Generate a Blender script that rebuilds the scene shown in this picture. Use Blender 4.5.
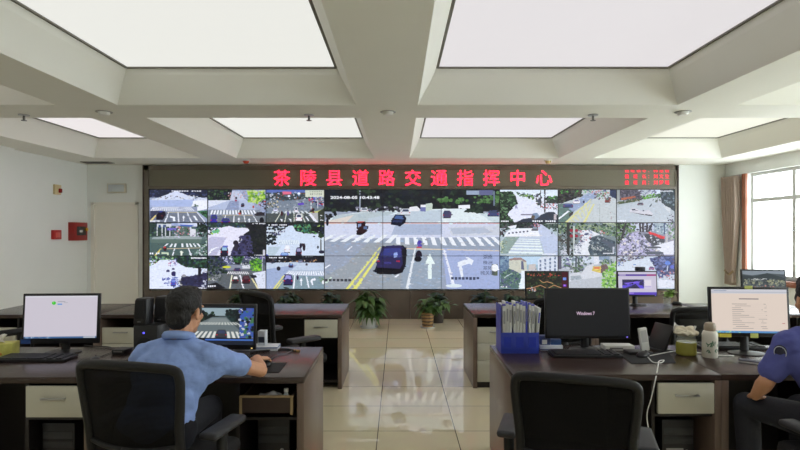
import bpy, bmesh, math, random
from mathutils import Vector, Matrix, Euler
from math import radians as R, sin, cos, pi
for o in list(bpy.data.objects): bpy.data.objects.remove(o)
SC = bpy.context.scene
COL = SC.collection
# ---------------- camera, light, exposure ----------------
CAMZ = 1.56; F = 545.0; VX = 398.0; VY = 230.0
cd = bpy.data.cameras.new('camera'); cam = bpy.data.objects.new('camera', cd); COL.objects.link(cam)
cam.location = (0, 0, CAMZ); cam.rotation_euler = (R(90), 0, 0)
cd.sensor_fit = 'HORIZONTAL'; cd.sensor_width = 36.0; cd.lens = 36.0*F/800.0
cd.shift_x = 2/800; cd.shift_y = 5/800; cd.clip_end = 200; cd.clip_start = 0.02
SC.camera = cam
SC.view_settings.view_transform = 'Standard'
try: SC.view_settings.look = 'None'
except Exception: pass
SC.view_settings.gamma = 1.0
SC.view_settings.use_curve_mapping = False
SC.view_settings.exposure = 0.17
PANEL = 0.86       # brightness of the luminous ceiling
SKY = 7.0          # overcast daylight outside
w = bpy.data.worlds.new('overcast_sky'); SC.world = w; w.use_nodes = True
bg = w.node_tree.nodes['Background']; bg.inputs[0].default_value = (0.92, 0.96, 1.0, 1); bg.inputs[1].default_value = SKY

# ---------------- helpers ----------------
def lin(c):
    def f(v):
        v = v/255.0
        return v/12.92 if v <= 0.04045 else ((v+0.055)/1.055)**2.4
    return (f(c[0]), f(c[1]), f(c[2]), 1.0)
MATS = {}
def mat(name, col, rough=0.5, metal=0.0, spec=0.5, var=0.06, scale=8.0, bump=0.0, bscale=60.0, alpha=1.0, emit=None, es=0.0,
        stretch=None, trans=0.0, coat=0.0, var2=None):
    if name in MATS: return MATS[name]
    m = bpy.data.materials.new(name); m.use_nodes = True; MATS[name] = m
    nt = m.node_tree; N = nt.nodes; L = nt.links
    b = N['Principled BSDF']
    c = lin(col)
    tc = N.new('ShaderNodeTexCoord'); mp = N.new('ShaderNodeMapping'); L.new(tc.outputs['Object'], mp.inputs['Vector'])
    if stretch: mp.inputs['Scale'].default_value = stretch
    nz = N.new('ShaderNodeTexNoise'); nz.inputs['Scale'].default_value = scale; nz.inputs['Detail'].default_value = 4
    L.new(mp.outputs[0], nz.inputs['Vector'])
    mx = N.new('ShaderNodeMix'); mx.data_type = 'RGBA'
    lo = tuple(max(0, v*(1-var*2)) for v in c[:3])+(1,); hi = tuple(min(1, v*(1+var*2)) for v in c[:3])+(1,)
    if var2: hi = lin(var2)
    mx.inputs[6].default_value = lo; mx.inputs[7].default_value = hi
    L.new(nz.outputs['Fac'], mx.inputs[0]); L.new(mx.outputs[2], b.inputs['Base Color'])
    b.inputs['Roughness'].default_value = rough; b.inputs['Metallic'].default_value = metal
    b.inputs['Specular IOR Level'].default_value = spec
    b.inputs['Transmission Weight'].default_value = trans
    b.inputs['Coat Weight'].default_value = coat
    b.inputs['Alpha'].default_value = alpha
    if emit:
        b.inputs['Emission Color'].default_value = lin(emit); b.inputs['Emission Strength'].default_value = es
    if bump:
        n2 = N.new('ShaderNodeTexNoise'); n2.inputs['Scale'].default_value = bscale; n2.inputs['Detail'].default_value = 3
        L.new(mp.outputs[0], n2.inputs['Vector'])
        bp = N.new('ShaderNodeBump'); bp.inputs['Strength'].default_value = bump; bp.inputs['Distance'].default_value = 0.01
        L.new(n2.outputs['Fac'], bp.inputs['Height']); L.new(bp.outputs[0], b.inputs['Normal'])
    return m
def picmat(name, lo, hi, es):
    m = bpy.data.materials.new(name); m.use_nodes = True
    nt = m.node_tree; N = nt.nodes; L = nt.links; b = N['Principled BSDF']
    a = N.new('ShaderNodeVertexColor'); a.layer_name = 'Col'
    b.inputs['Base Color'].default_value = (0.01, 0.01, 0.012, 1); b.inputs['Roughness'].default_value = 0.45
    b.inputs['Specular IOR Level'].default_value = 0.25
    tc = N.new('ShaderNodeTexCoord'); nz = N.new('ShaderNodeTexNoise'); nz.inputs['Scale'].default_value = 26; nz.inputs['Detail'].default_value = 5; nz.inputs['Roughness'].default_value = 0.7
    mr = N.new('ShaderNodeMapRange'); mr.inputs[1].default_value = 0.3; mr.inputs[2].default_value = 0.7; mr.inputs[3].default_value = lo; mr.inputs[4].default_value = hi
    vm = N.new('ShaderNodeVectorMath'); vm.operation = 'SCALE'
    L.new(tc.outputs['Object'], nz.inputs['Vector']); L.new(nz.outputs['Fac'], mr.inputs[0]); L.new(mr.outputs[0], vm.inputs['Scale'])
    L.new(a.outputs['Color'], vm.inputs[0]); L.new(vm.outputs[0], b.inputs['Emission Color']); b.inputs['Emission Strength'].default_value = es
    return m
PIC = picmat('lit_screen', 0.99, 1.0, 0.84); WALLPIC = picmat('lit_camera_screen', 0.90, 1.08, 0.96)
def panemat():
    m = bpy.data.materials.new('window_glass'); m.use_nodes = True
    nt = m.node_tree; N = nt.nodes; L = nt.links
    for n in list(N): N.remove(n)
    o = N.new('ShaderNodeOutputMaterial'); mx = N.new('ShaderNodeMixShader'); t = N.new('ShaderNodeBsdfTransparent'); g = N.new('ShaderNodeBsdfGlossy')
    t.inputs[0].default_value = (0.97, 0.99, 0.98, 1); g.inputs['Roughness'].default_value = 0.02
    mx.inputs[0].default_value = 0.06
    L.new(t.outputs[0], mx.inputs[1]); L.new(g.outputs[0], mx.inputs[2]); L.new(mx.outputs[0], o.inputs[0])
    return m
PANE = panemat()

class MB:
    def __init__(s): s.bm = bmesh.new()
    def _fin(s, vs, mi, M=None):
        fs = set()
        for v in vs:
            if M is not None: v.co = M @ v.co
            for f in v.link_faces: fs.add(f)
        for f in fs: f.material_index = mi
        return s
    def box(s, x0, x1, y0, y1, z0, z1, bev=0.0, mi=0, M=None, seg=2):
        r = bmesh.ops.create_cube(s.bm, size=1.0); vs = r['verts']
        for v in vs:
            v.co = Vector(((x0+x1)/2+v.co.x*(x1-x0), (y0+y1)/2+v.co.y*(y1-y0), (z0+z1)/2+v.co.z*(z1-z0)))
        if bev > 0:
            es = list({e for v in vs for e in v.link_edges})
            rr = bmesh.ops.bevel(s.bm, geom=es, offset=bev, segments=seg, profile=0.5, affect='EDGES')
            vs = list({v for f in rr['faces'] for v in f.verts} | {v for v in vs if v.is_valid})
        return s._fin(vs, mi, M)
    def cyl(s, p0, p1, r0, r1=None, n=20, mi=0, M=None):
        p0 = Vector(p0); p1 = Vector(p1); d = p1-p0
        r = bmesh.ops.create_cone(s.bm, cap_ends=True, segments=n, radius1=r0, radius2=r0 if r1 is None else r1, depth=d.length)
        T = Matrix.Translation((p0+p1)/2) @ d.to_track_quat('Z', 'Y').to_matrix().to_4x4()
        return s._fin(r['verts'], mi, (M @ T) if M is not None else T)
    def sph(s, c, rad, mi=0, rot=None, sub=3, M=None):
        r = bmesh.ops.create_icosphere(s.bm, subdivisions=sub, radius=1.0)
        if not hasattr(rad, '__len__'): rad = (rad,)*3
        T = Matrix.Translation(c) @ (Euler(rot).to_matrix().to_4x4() if rot else Matrix.Identity(4)) @ Matrix.Diagonal((*rad, 1))
        return s._fin(r['verts'], mi, (M @ T) if M is not None else T)
    def rcone(s, p0, r0, p1, r1, mi=0, sub=2):
        t = bmesh.new()
        bmesh.ops.create_icosphere(t, subdivisions=sub, radius=r0, matrix=Matrix.Translation(p0))
        bmesh.ops.create_icosphere(t, subdivisions=sub, radius=r1, matrix=Matrix.Translation(p1))
        h = bmesh.ops.convex_hull(t, input=t.verts[:])
        junk = [v for v in t.verts if not v.link_faces]
        inn = {x for x in h['geom_interior'] if isinstance(x, bmesh.types.BMVert) and x.is_valid}
        unused = {x for x in h['geom_unused'] if isinstance(x, bmesh.types.BMVert) and x.is_valid}
        bmesh.ops.delete(t, geom=list(set(junk) | inn | unused), context='VERTS')
        me = bpy.data.meshes.new('t'); t.to_mesh(me); t.free(); s.bm.from_mesh(me); bpy.data.meshes.remove(me)
        return s
    def tube(s, pts, r, n=8, mi=0, smooth=0, closed=False, M=None, flat=1.0):
        P = [Vector(p) for p in pts]
        rs = r if hasattr(r, '__len__') else None
        if smooth:
            Q = []; q = []
            m = len(P); rng = range(m if closed else m-1)
            for i in rng:
                if closed: a, b, c, d = P[(i-1) % m], P[i], P[(i+1) % m], P[(i+2) % m]
                else: a, b, c, d = P[max(i-1, 0)], P[i], P[i+1], P[min(i+2, m-1)]
                for k in range(smooth):
                    t = k/smooth
                    Q.append(0.5*((2*b)+(c-a)*t+(2*a-5*b+4*c-d)*t*t+(3*b-a-3*c+d)*t**3))
                    if rs: q.append(rs[i]*(1-t)+rs[(i+1) % m]*t)
            if not closed:
                Q.append(P[-1])
                if rs: q.append(rs[-1])
            P = Q
            if rs: rs = q
        m = len(P); rings = []; up = None
        for i in range(m):
            if closed: t = (P[(i+1) % m]-P[(i-1) % m])
            else: t = P[min(i+1, m-1)]-P[max(i-1, 0)]
            t = t.normalized()
            if up is None:
                up = Vector((0, 0, 1)) if abs(t.z) < 0.9 else Vector((0, 1, 0))
            x = t.cross(up)
            if x.length < 1e-6: x = t.orthogonal()
            x.normalize(); y = x.cross(t).normalized(); up = y
            rr = rs[i] if rs else r
            ring = []
            for k in range(n):
                a = 2*pi*k/n
                p = P[i]+x*(cos(a)*rr)+y*(sin(a)*rr*flat)
                ring.append(s.bm.verts.new(M @ p if M is not None else p))
            rings.append(ring)
        fs = []
        for i in range(m if closed else m-1):
            A = rings[i]; B = rings[(i+1) % m]
            for k in range(n):
                fs.append(s.bm.faces.new((A[k], A[(k+1) % n], B[(k+1) % n], B[k])))
        if not closed:
            fs.append(s.bm.faces.new(list(reversed(rings[0])))); fs.append(s.bm.faces.new(rings[-1]))
        for f in fs: f.material_index = mi
        return s
    def lathe(s, prof, c=(0, 0, 0), n=28, mi=0, M=None):
        rings = []; c = Vector(c)
        for (r, z) in prof:
            if r < 1e-6: rings.append([s.bm.verts.new(c+Vector((0, 0, z)))])
            else: rings.append([s.bm.verts.new(c+Vector((r*cos(2*pi*k/n), r*sin(2*pi*k/n), z))) for k in range(n)])
        fs = []
        for A, B in zip(rings, rings[1:]):
            for k in range(n):
                k2 = (k+1) % n
                if len(A) == 1 and len(B) == 1: continue
                if len(A) == 1: fs.append(s.bm.faces.new((A[0], B[k2], B[k])))
                elif len(B) == 1: fs.append(s.bm.faces.new((A[k], A[k2], B[0])))
                else: fs.append(s.bm.faces.new((A[k], A[k2], B[k2], B[k])))
        for f in fs: f.material_index = mi
        if M is not None:
            for rg in rings:
                for v in rg: v.co = M @ v.co
        return s
    def poly(s, pts, mi=0):
        f = s.bm.faces.new([s.bm.verts.new(p) for p in pts]); f.material_index = mi
        return s
    def prism(s, pts, off, mi=0):
        off = Vector(off); n = len(pts)
        a = [s.bm.verts.new(Vector(p)) for p in pts]; b = [s.bm.verts.new(Vector(p)+off) for p in pts]
        fs = [s.bm.faces.new(list(reversed(a))), s.bm.faces.new(b)]
        for k in range(n): fs.append(s.bm.faces.new((a[k], a[(k+1) % n], b[(k+1) % n], b[k])))
        for f in fs: f.material_index = mi
        return s
    def grid(s, fn, nu, nv, mi=0):
        V = [[s.bm.verts.new(fn(i/nu, j/nv)) for j in range(nv+1)] for i in range(nu+1)]
        for i in range(nu):
            for j in range(nv):
                f = s.bm.faces.new((V[i][j], V[i+1][j], V[i+1][j+1], V[i][j+1])); f.material_index = mi
        return s
    def build(s, name, m, parent=None, loc=None, rot=None, smooth=35, recalc=True):
        if recalc: bmesh.ops.recalc_face_normals(s.bm, faces=s.bm.faces[:])
        me = bpy.data.meshes.new(name); s.bm.to_mesh(me); s.bm.free()
        for mm in (m if isinstance(m, (list, tuple)) else [m]): me.materials.append(mm)
        if smooth and len(me.polygons):
            me.shade_smooth(); me.set_sharp_from_angle(angle=R(smooth))
        o = bpy.data.objects.new(name, me); COL.objects.link(o)
        if parent: o.parent = parent
        if loc is not None: o.location = loc
        if rot is not None: o.rotation_euler = rot
        return o
def tag(o, label=None, cat=None, group=None, kind=None):
    if label: o['label'] = label
    if cat: o['category'] = cat
    if group: o['group'] = group
    if kind: o['kind'] = kind
    return o
def T(name, label, cat, loc=(0, 0, 0), rz=0.0, group=None):
    o = bpy.data.objects.new(name, None); COL.objects.link(o); o.empty_display_size = 0.05
    o.location = loc; o.rotation_euler = (0, 0, rz)
    return tag(o, label, cat, group)
def S(name, mb, m, smooth=35):
    return tag(mb.build(name, m, smooth=smooth), kind='structure')
def copy_tree(o, parent=None):
    c = o.copy(); COL.objects.link(c)
    if parent: c.parent = parent
    for ch in [x for x in COL.objects if x.parent == o]: copy_tree(ch, c)
    return c
def W(px, py, Y): return Vector(((px-VX)/F*Y, Y, CAMZ-(py-VY)/F*Y))
DZ = 0.73
def D(px, py, h=DZ):
    Y = F*(CAMZ-h)/(py-VY); return Vector(((px-VX)/F*Y, Y, h))
def textmesh(txt, size, thick=0.0, weight=0.0):
    """lettering as a mesh in the XY plane, left-aligned on the origin"""
    cu = bpy.data.curves.new('lettering', 'FONT'); cu.body = txt; cu.size = size; cu.extrude = thick; cu.offset = weight
    cu.resolution_u = 2
    o = bpy.data.objects.new('lettering', cu); COL.objects.link(o)
    bpy.context.view_layer.update()
    dg = bpy.context.evaluated_depsgraph_get()
    me = bpy.data.meshes.new_from_object(o.evaluated_get(dg))
    bpy.data.objects.remove(o); bpy.data.curves.remove(cu)
    return me
def organic(name, mb, m, parent=None, voxel=0.006, it=6, fac=0.5, loc=None, disp=None):
    """fuse overlapping volumes into ONE continuous smooth skin"""
    me = bpy.data.meshes.new('tmp'); mb.bm.to_mesh(me); mb.bm.free()
    o = bpy.data.objects.new('tmp', me); COL.objects.link(o)
    r = o.modifiers.new('r', 'REMESH'); r.mode = 'VOXEL'; r.voxel_size = voxel
    if it:
        sm = o.modifiers.new('s', 'SMOOTH'); sm.iterations = it; sm.factor = fac
    if disp:
        tx = bpy.data.textures.new('folds', 'CLOUDS'); tx.noise_scale = disp[1]
        dm = o.modifiers.new('d', 'DISPLACE'); dm.texture = tx; dm.strength = disp[0]; dm.mid_level = 0.5
    bpy.context.view_layer.update()
    dg = bpy.context.evaluated_depsgraph_get()
    m2 = bpy.data.meshes.new_from_object(o.evaluated_get(dg)); m2.name = name
    bpy.data.objects.remove(o); bpy.data.meshes.remove(me)
    m2.materials.clear(); m2.materials.append(m); m2.shade_smooth()
    ob = bpy.data.objects.new(name, m2); COL.objects.link(ob)
    if parent: ob.parent = parent
    if loc is not None: ob.location = loc
    return ob

# ---------------- pictures on screens ----------------
rnd = random.Random(7)
def clip(poly, x0, x1, y0, y1):
    for ax, lim, sgn in ((0, x0, 1), (0, x1, -1), (1, y0, 1), (1, y1, -1)):
        out = []; n = len(poly)
        for i in range(n):
            a = poly[i]; b = poly[(i+1) % n]
            da = (a[ax]-lim)*sgn; db = (b[ax]-lim)*sgn
            if da >= 0: out.append(a)
            if (da >= 0) != (db >= 0):
                t = da/(da-db); out.append((a[0]+(b[0]-a[0])*t, a[1]+(b[1]-a[1])*t))
        poly = out
        if len(poly) < 3: return []
    return poly
def inside(x, y, P):
    r = False; n = len(P)
    for i in range(n):
        x1, y1 = P[i]; x2, y2 = P[(i+1) % n]
        if (y1 > y) != (y2 > y) and x < (x2-x1)*(y-y1)/(y2-y1)+x1: r = not r
    return r
class Pic:
    """a picture drawn in its own frame (x right, y down); becomes the coloured faces of a screen"""
    def __init__(s, fx0, fy0, fx1, fy1, bgc): s.fr = (fx0, fy0, fx1, fy1); s.it = []; s.k = 0; s.p(bgc, fx0-9, fy0-9, fx1+9, fy0-9, fx1+9, fy1+9, fx0-9, fy1+9)
    def _a(s, c, P): s.it.append((c, P, s.k)); return s
    def p(s, c, *a): s.k += 1; return s._a(c, [(a[i], a[i+1]) for i in range(0, len(a), 2)])
    def r(s, c, x0, y0, x1, y1): return s.p(c, x0, y0, x1, y0, x1, y1, x0, y1)
    def e(s, c, cx, cy, rx, ry, n=14): s.k += 1; return s._a(c, [(cx+rx*cos(2*pi*i/n), cy+ry*sin(2*pi*i/n)) for i in range(n)])
    def f(s, cols, n, sz, *a):
        P = [(a[i], a[i+1]) for i in range(0, len(a), 2)]
        x0 = min(p[0] for p in P); x1 = max(p[0] for p in P); y0 = min(p[1] for p in P); y1 = max(p[1] for p in P)
        s.k += 1; g = 0; c = 0
        while c < n and g < n*20:
            g += 1; x = rnd.uniform(x0, x1); y = rnd.uniform(y0, y1)
            if not inside(x, y, P): continue
            c += 1; q = sz*rnd.uniform(0.35, 1.0); a0 = rnd.uniform(0, 6)
            cc = rnd.choice(cols)
            if sum(cc) > 640: cc = (196, 200, 214)
            s.it.append((cc, [(x+q*cos(a0+i*1.257)*rnd.uniform(.7, 1.3), y+q*0.8*sin(a0+i*1.257)) for i in range(5)], s.k+rnd.random()*0.9))
        return s
    def cw(s, c, n, xa, xb, ya, xc, xd, yb, duty=0.55):
        s.k += 1
        for i in range(n):
            u = i/n; v = (i+duty)/n
            s._a(c, [(xa+(xb-xa)*u, ya), (xa+(xb-xa)*v, ya), (xc+(xd-xc)*v, yb), (xc+(xd-xc)*u, yb)])
        return s
    def car(s, c, x, y, w, h, glass=(60, 70, 100), lights=True):
        s.p((25, 22, 35), x-w*.56, y+h*.3, x+w*.5, y+h*.3, x+w*.45, y+h*.62, x-w*.5, y+h*.62)
        s.p(c, x-w*.5, y+h*.5, x-w*.5, y-h*.05, x-w*.32, y-h*.5, x+w*.34, y-h*.5, x+w*.5, y-h*.05, x+w*.5, y+h*.5)
        s.p(glass, x-w*.36, y-h*.02, x-w*.25, y-h*.4, x+w*.27, y-h*.4, x+w*.38, y-h*.02)
        if lights:
            s.r((190, 40, 60), x-w*.48, y+h*.1, x-w*.34, y+h*.22); s.r((190, 40, 60), x+w*.34, y+h*.1, x+w*.48, y+h*.22)
        return s
    def up(s, c, x, y, w, h):
        return s.p(c, x-w*.18, y+h, x-w*.18, y+h*.4, x-w*.5, y+h*.4, x, y, x+w*.5, y+h*.4, x+w*.18, y+h*.4, x+w*.18, y+h)
    def ts(s, x0, x1, y, h, c=(235, 238, 250), n=12):
        s.k += 1; d = (x1-x0)/n
        for i in range(n):
            if rnd.random() < 0.12: continue
            q = h*rnd.uniform(.7, 1.0); xx = x0+i*d
            s._a(c, [(xx, y), (xx+d*.72, y), (xx+d*.72, y+q), (xx, y+q)])
        return s
    def text(s, c, txt, x, y, h, wx=1.0, weight=0.0):
        me = textmesh(txt, h, weight=weight); s.k += 1
        for pl in me.polygons:
            s._a(c, [(x+me.vertices[i].co.x*wx, y-me.vertices[i].co.y) for i in pl.vertices])
        bpy.data.meshes.remove(me); return s
    def detail(s, n, sz, amp=0.16):
        """small patches of the colour already there, a little lighter or darker: the grain of a camera picture"""
        fx0, fy0, fx1, fy1 = s.fr
        bb = [(min(p[0] for p in P), max(p[0] for p in P), min(p[1] for p in P), max(p[1] for p in P), k, cc, P) for cc, P, k in s.it]
        bb.sort(key=lambda t: -t[4]); s.k += 2
        for i in range(n):
            x = rnd.uniform(fx0, fx1); y = rnd.uniform(fy0, fy1); col = None
            for (a0, a1, b0, b1, k, cc, P) in bb:
                if a0 <= x <= a1 and b0 <= y <= b1 and inside(x, y, P): col = cc; break
            if col is None or min(a1-a0, b1-b0) < 3.2*sz: continue
            br = sum(col) > 520; m = 1+rnd.uniform(-amp, amp)*(.4 if br else 1)-(.03 if br else 0); j = rnd.uniform(-9, 9)*(.4 if br else 1); q = sz*rnd.uniform(.4, 1.1)
            cc = (min(255, max(0, col[0]*m+j+3)), min(255, max(0, col[1]*m+3)), min(255, max(0, col[2]*m-j+5)))
            s.it.append((cc, [(x-q*1.2, y-q*.2), (x-q*.2, y-q*.5), (x+q*1.1, y-q*.15), (x+q*.5, y+q*.45), (x-q*.7, y+q*.4)], s.k+rnd.random()*.9))
        s.k += 1
        return s
    def build(s, name, wd, ht, parent, loc, sub=(0, 0, 1, 1), rot=None, m=None):
        """sub = the part of the picture (fractions) this screen shows"""
        fx0, fy0, fx1, fy1 = s.fr; gw = fx1-fx0; gh = fy1-fy0
        x0 = fx0+gw*sub[0]; x1 = fx0+gw*sub[2]; y0 = fy0+gh*sub[1]; y1 = fy0+gh*sub[3]
        V = []; Fc = []; C = []
        for c, P, k in s.it:
            Q = clip(P, x0, x1, y0, y1)
            if not Q: continue
            b = len(V); Fc.append(tuple(range(b, b+len(Q)))); C.append(lin(c))
            for (x, y) in Q: V.append(((x-x0)/(x1-x0)*wd-wd/2, -k*0.00006, ht/2-(y-y0)/(y1-y0)*ht))
        me = bpy.data.meshes.new(name); me.from_pydata(V, [], Fc)
        at = me.attributes.new('Col', 'FLOAT_COLOR', 'CORNER')
        i = 0
        for c, fc in zip(C, Fc):
            for _ in fc: at.data[i].color = c; i += 1
        me.materials.append(m or PIC)
        o = bpy.data.objects.new(name, me); COL.objects.link(o); o.parent = parent; o.location = loc
        if rot: o.rotation_euler = rot
        return o

# ---------------- materials ----------------
white_wall = mat('white_wall_paint', (234, 237, 233), rough=0.7, var=0.012, scale=3)
ceil_paint = mat('ceiling_paint', (232, 232, 224), rough=0.8, var=0.01, scale=3)
door_paint = mat('door_paint', (236, 233, 222), rough=0.55, var=0.012, scale=3)
walnut = mat('dark_walnut_laminate', (58, 44, 40), rough=0.27, var=0.16, scale=5, stretch=(1.5, 18, 18), spec=0.5)
walnut_side = mat('lit_walnut_panel', (112, 95, 84), rough=0.3, var=0.08, scale=5, stretch=(18, 18, 1.2))  # walnut made lighter to carry the light on the side panels
dark_board = mat('dark_walnut_board', (30, 25, 25), rough=0.5, var=0.1, scale=5, stretch=(1.5, 14, 14))
cream = mat('cream_drawer_front', (198, 196, 180), rough=0.4, var=0.02)
chrome = mat('satin_metal', (175, 175, 175), rough=0.3, metal=0.9, var=0.02)
black_plastic = mat('black_plastic', (22, 22, 25), rough=0.42, var=0.08, scale=30)
grey_plastic = mat('dark_grey_plastic', (44, 45, 49), rough=0.5, var=0.06, scale=30)
black_cloth = mat('black_cloth', (24, 24, 27), rough=0.85, var=0.12, scale=60, bump=0.3, bscale=300)
white_plastic = mat('white_plastic', (224, 224, 220), rough=0.4, var=0.015)
stone = mat('brown_stone_surround', (104, 96, 84), rough=0.16, var=0.15, scale=4, stretch=(1, 1, 2.5), var2=(124, 115, 102))
plinth = mat('polished_brown_stone', (84, 74, 66), rough=0.12, var=0.25, scale=2.2, var2=(126, 112, 100))
ledback = mat('led_board_mesh', (112, 107, 90), rough=0.5, var=0.06, scale=40)
bezel = mat('screen_bezel', (12, 12, 14), rough=0.35, var=0.05)
wood_trim = mat('orange_brown_wood', (150, 88, 58), rough=0.35, var=0.12, scale=6, stretch=(8, 8, 1))
alu = mat('white_window_frame', (205, 208, 206), rough=0.4, var=0.02)
def led_mat():
    return mat('red_led', (60, 5, 8), rough=0.6, emit=(255, 28, 54), es=5.5)
LED2 = mat('small_red_led', (60, 5, 8), rough=.6, emit=(255, 34, 66), es=1.9)
LED = led_mat()
def panel_mat(n, c):
    return mat(n, (60, 60, 60), rough=0.8, emit=c, es=PANEL)

# ---------------- room shell ----------------
YB = 9.66; XL = -5.51; XR = 5.80; YF = -2.4; ZC = 2.712
def tiles():
    m = bpy.data.materials.new('cream_floor_tiles'); m.use_nodes = True
    nt = m.node_tree; N = nt.nodes; L = nt.links; b = N['Principled BSDF']
    tc = N.new('ShaderNodeTexCoord'); mp = N.new('ShaderNodeMapping'); mp.inputs['Location'].default_value = (0.155, -0.03, 0)
    br = N.new('ShaderNodeTexBrick'); br.offset = 0.0
    br.inputs['Scale'].default_value = 1.0; br.inputs['Brick Width'].default_value = 0.6; br.inputs['Row Height'].default_value = 0.6
    br.inputs['Mortar Size'].default_value = 0.004; br.inputs['Mortar Smooth'].default_value = 0.2
    br.inputs['Color1'].default_value = lin((234, 223, 190)); br.inputs['Color2'].default_value = lin((229, 218, 185)); br.inputs['Mortar'].default_value = lin((98, 90, 80))
    nz = N.new('ShaderNodeTexNoise'); nz.inputs['Scale'].default_value = 2.5; nz.inputs['Detail'].default_value = 5
    mx = N.new('ShaderNodeMix'); mx.data_type = 'RGBA'; mx.blend_type = 'MULTIPLY'; mx.inputs[0].default_value = 0.12
    L.new(tc.outputs['Object'], mp.inputs['Vector']); L.new(mp.outputs[0], br.inputs['Vector']); L.new(tc.outputs['Object'], nz.inputs['Vector'])
    L.new(br.outputs['Color'], mx.inputs[6]); L.new(nz.outputs['Color'], mx.inputs[7]); L.new(mx.outputs[2], b.inputs['Base Color'])
    b.inputs['Roughness'].default_value = 0.018; b.inputs['Specular IOR Level'].default_value = 0.5
    return m
S('floor', MB().box(XL-.2, XR+.2, YF, YB+.2, -0.1, 0), tiles(), smooth=0)
mb = MB().box(XL, -5.40, YB, YB+.2, 0, 2.9).box(-4.64, XR+.2, YB, YB+.2, 0, 2.9).box(-5.40, -4.64, YB, YB+.2, 2.02, 2.9).box(-5.40, -4.64, YB+.12, YB+.2, 0, 2.02)
S('wall_back', mb, white_wall, 0)
mb = MB().box(XL-.2, XL, 7.7, YB+.2, 0, 2.9).box(XL-.2, XL+.09, YF, 7.7, 0, 2.9)
S('wall_left', mb, white_wall, 0)
S('wall_front', MB().box(XL-.2, XR+.2, YF-.2, YF, 0, 2.9), white_wall, 0)
SILL = 0.80; HEAD = 2.50
WINS = ((5.2, 9.06), (0.6, 4.7))
mb = MB().box(XR, XR+.2, YF, YB+.2, 0, SILL).box(XR, XR+.2, YF, YB+.2, HEAD, 2.9)
mb.box(XR, XR+.2, 9.06, YB+.2, SILL, HEAD).box(XR, XR+.2, 4.7, 5.2, SILL, HEAD).box(XR, XR+.2, YF, 0.6, SILL, HEAD)
S('wall_right', mb, white_wall, 0)
# coffered ceiling
XC = [(-4.86, -3.15), (-2.585, -0.385), (0.185, 2.575), (3.12, 5.18)]
YC = [(-1.78, 1.34), (1.92, 5.02), (5.60, 8.72)]
xs = [XL-.2]+[v for a in XC for v in a]+[XR+.2]; ys = [YF]+[v for a in YC for v in a]+[YB+.2]
mb = MB(); lights = []; nt_ = 7
for i in range(len(xs)-1):
    for j in range(len(ys)-1):
        x0, x1, y0, y1 = xs[i], xs[i+1], ys[j], ys[j+1]
        if i % 2 == 1 and j % 2 == 1:
            cb = MB(); prev = [(x0, y0, ZC), (x1, y0, ZC), (x1, y1, ZC), (x0, y1, ZC)]
            for ins, z in ((0.135, 2.948), (0.155, 3.005), (0.155, 3.06)):
                cur = [(x0+ins, y0+ins, z), (x1-ins, y0+ins, z), (x1-ins, y1-ins, z), (x0+ins, y1-ins, z)]
                for k in range(4): cb.poly([prev[k], prev[(k+1) % 4], cur[(k+1) % 4], cur[k]])
                prev = cur
            bmesh.ops.remove_doubles(cb.bm, verts=cb.bm.verts[:], dist=1e-5)
            S('trim_%d' % nt_, cb, ceil_paint, 0); nt_ += 1      # the sloped sides of one coffer
            lights.append((i//2, j//2, x0+.165, x1-.165, y0+.165, y1-.165))
        else: mb.poly([(x0, y0, ZC), (x1, y0, ZC), (x1, y1, ZC), (x0, y1, ZC)])
bmesh.ops.remove_doubles(mb.bm, verts=mb.bm.verts[:], dist=1e-5)
S('ceiling', mb, ceil_paint, 0)
S('ceiling_slab', MB().box(XL-.2, XR+.2, YF-.2, YB+.2, 3.08, 3.2), ceil_paint, 0)
pc = {0: (238, 232, 232), 1: (237, 237, 231), 2: (228, 224, 226), 3: (242, 242, 226)}
rowname = ['unseen added row behind the camera', 'front row of coffers', 'back row near the video wall']  # the row behind the camera is unseen, added to light the room
colname = ['far left', 'left of central beam', 'right of central beam', 'far right by the windows']
for i, j, x0, x1, y0, y1 in lights:
    t = T('light_panel', 'white luminous panel, %s, %s' % (colname[i], rowname[j]), 'ceiling light', ((x0+x1)/2, (y0+y1)/2, 3.012), 0, 'luminous panels in the ceiling coffers')
    a = (x1-x0)/2; b = (y1-y0)/2
    MB().box(-a, a, -b, b, 0, 0.02).build('diffuser', panel_mat('luminous_panel_%d' % i, pc[i]), t, smooth=0)
    MB().box(-a-.01, -a+.012, -b, b, -.012, 0).box(a-.012, a+.01, -b, b, -.012, 0).box(-a, a, -b-.01, -b+.012, -.012, 0).box(-a, a, b-.012, b+.01, -.012, 0).build('shadow_gap_strip', mat('grey_shadow_gap', (120, 118, 110), rough=0.6), t, smooth=0)  # grey strip paints the shadow gap around the panel

# windows
for n, (y0, y1) in enumerate(WINS):
    f = MB(); X0 = XR+.08; X1 = XR+.14
    k = max(2, round((y1-y0)/0.93))
    ee = [y0+(y1-y0)*q/k for q in range(k+1)]
    f.box(X0, X1, y0, y1, SILL, SILL+.06).box(X0, X1, y0, y1, HEAD-.05, HEAD).box(X0, X1, y0, y1, 2.02, 2.08)
    for q, yy in enumerate(ee):
        hw = .035
        f.box(X0+.001, X1+.001, max(y0, yy-hw), min(y1, yy+hw), SILL, HEAD)
    wn = S('window_%d' % (n+1), f, alu, 0)
    MB().box(X0+.025, X0+.03, y0, y1, SILL, HEAD).build('pane', PANE, wn, smooth=0)
    for yy in ee[1:-1]:
        MB().cyl((X0-.03, yy, 1.55), (X0, yy, 1.55), .014).build('window_latch', chrome, wn)
S('trim_1', MB().box(XR-.04, XR+.1, 5.15, 9.14, SILL-.09, SILL, .008), wood_trim)            # window sill board
S('trim_2', MB().box(XR-.03, XR+.004, 9.05, 9.15, SILL, HEAD), wood_trim)                       # wooden jamb
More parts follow.
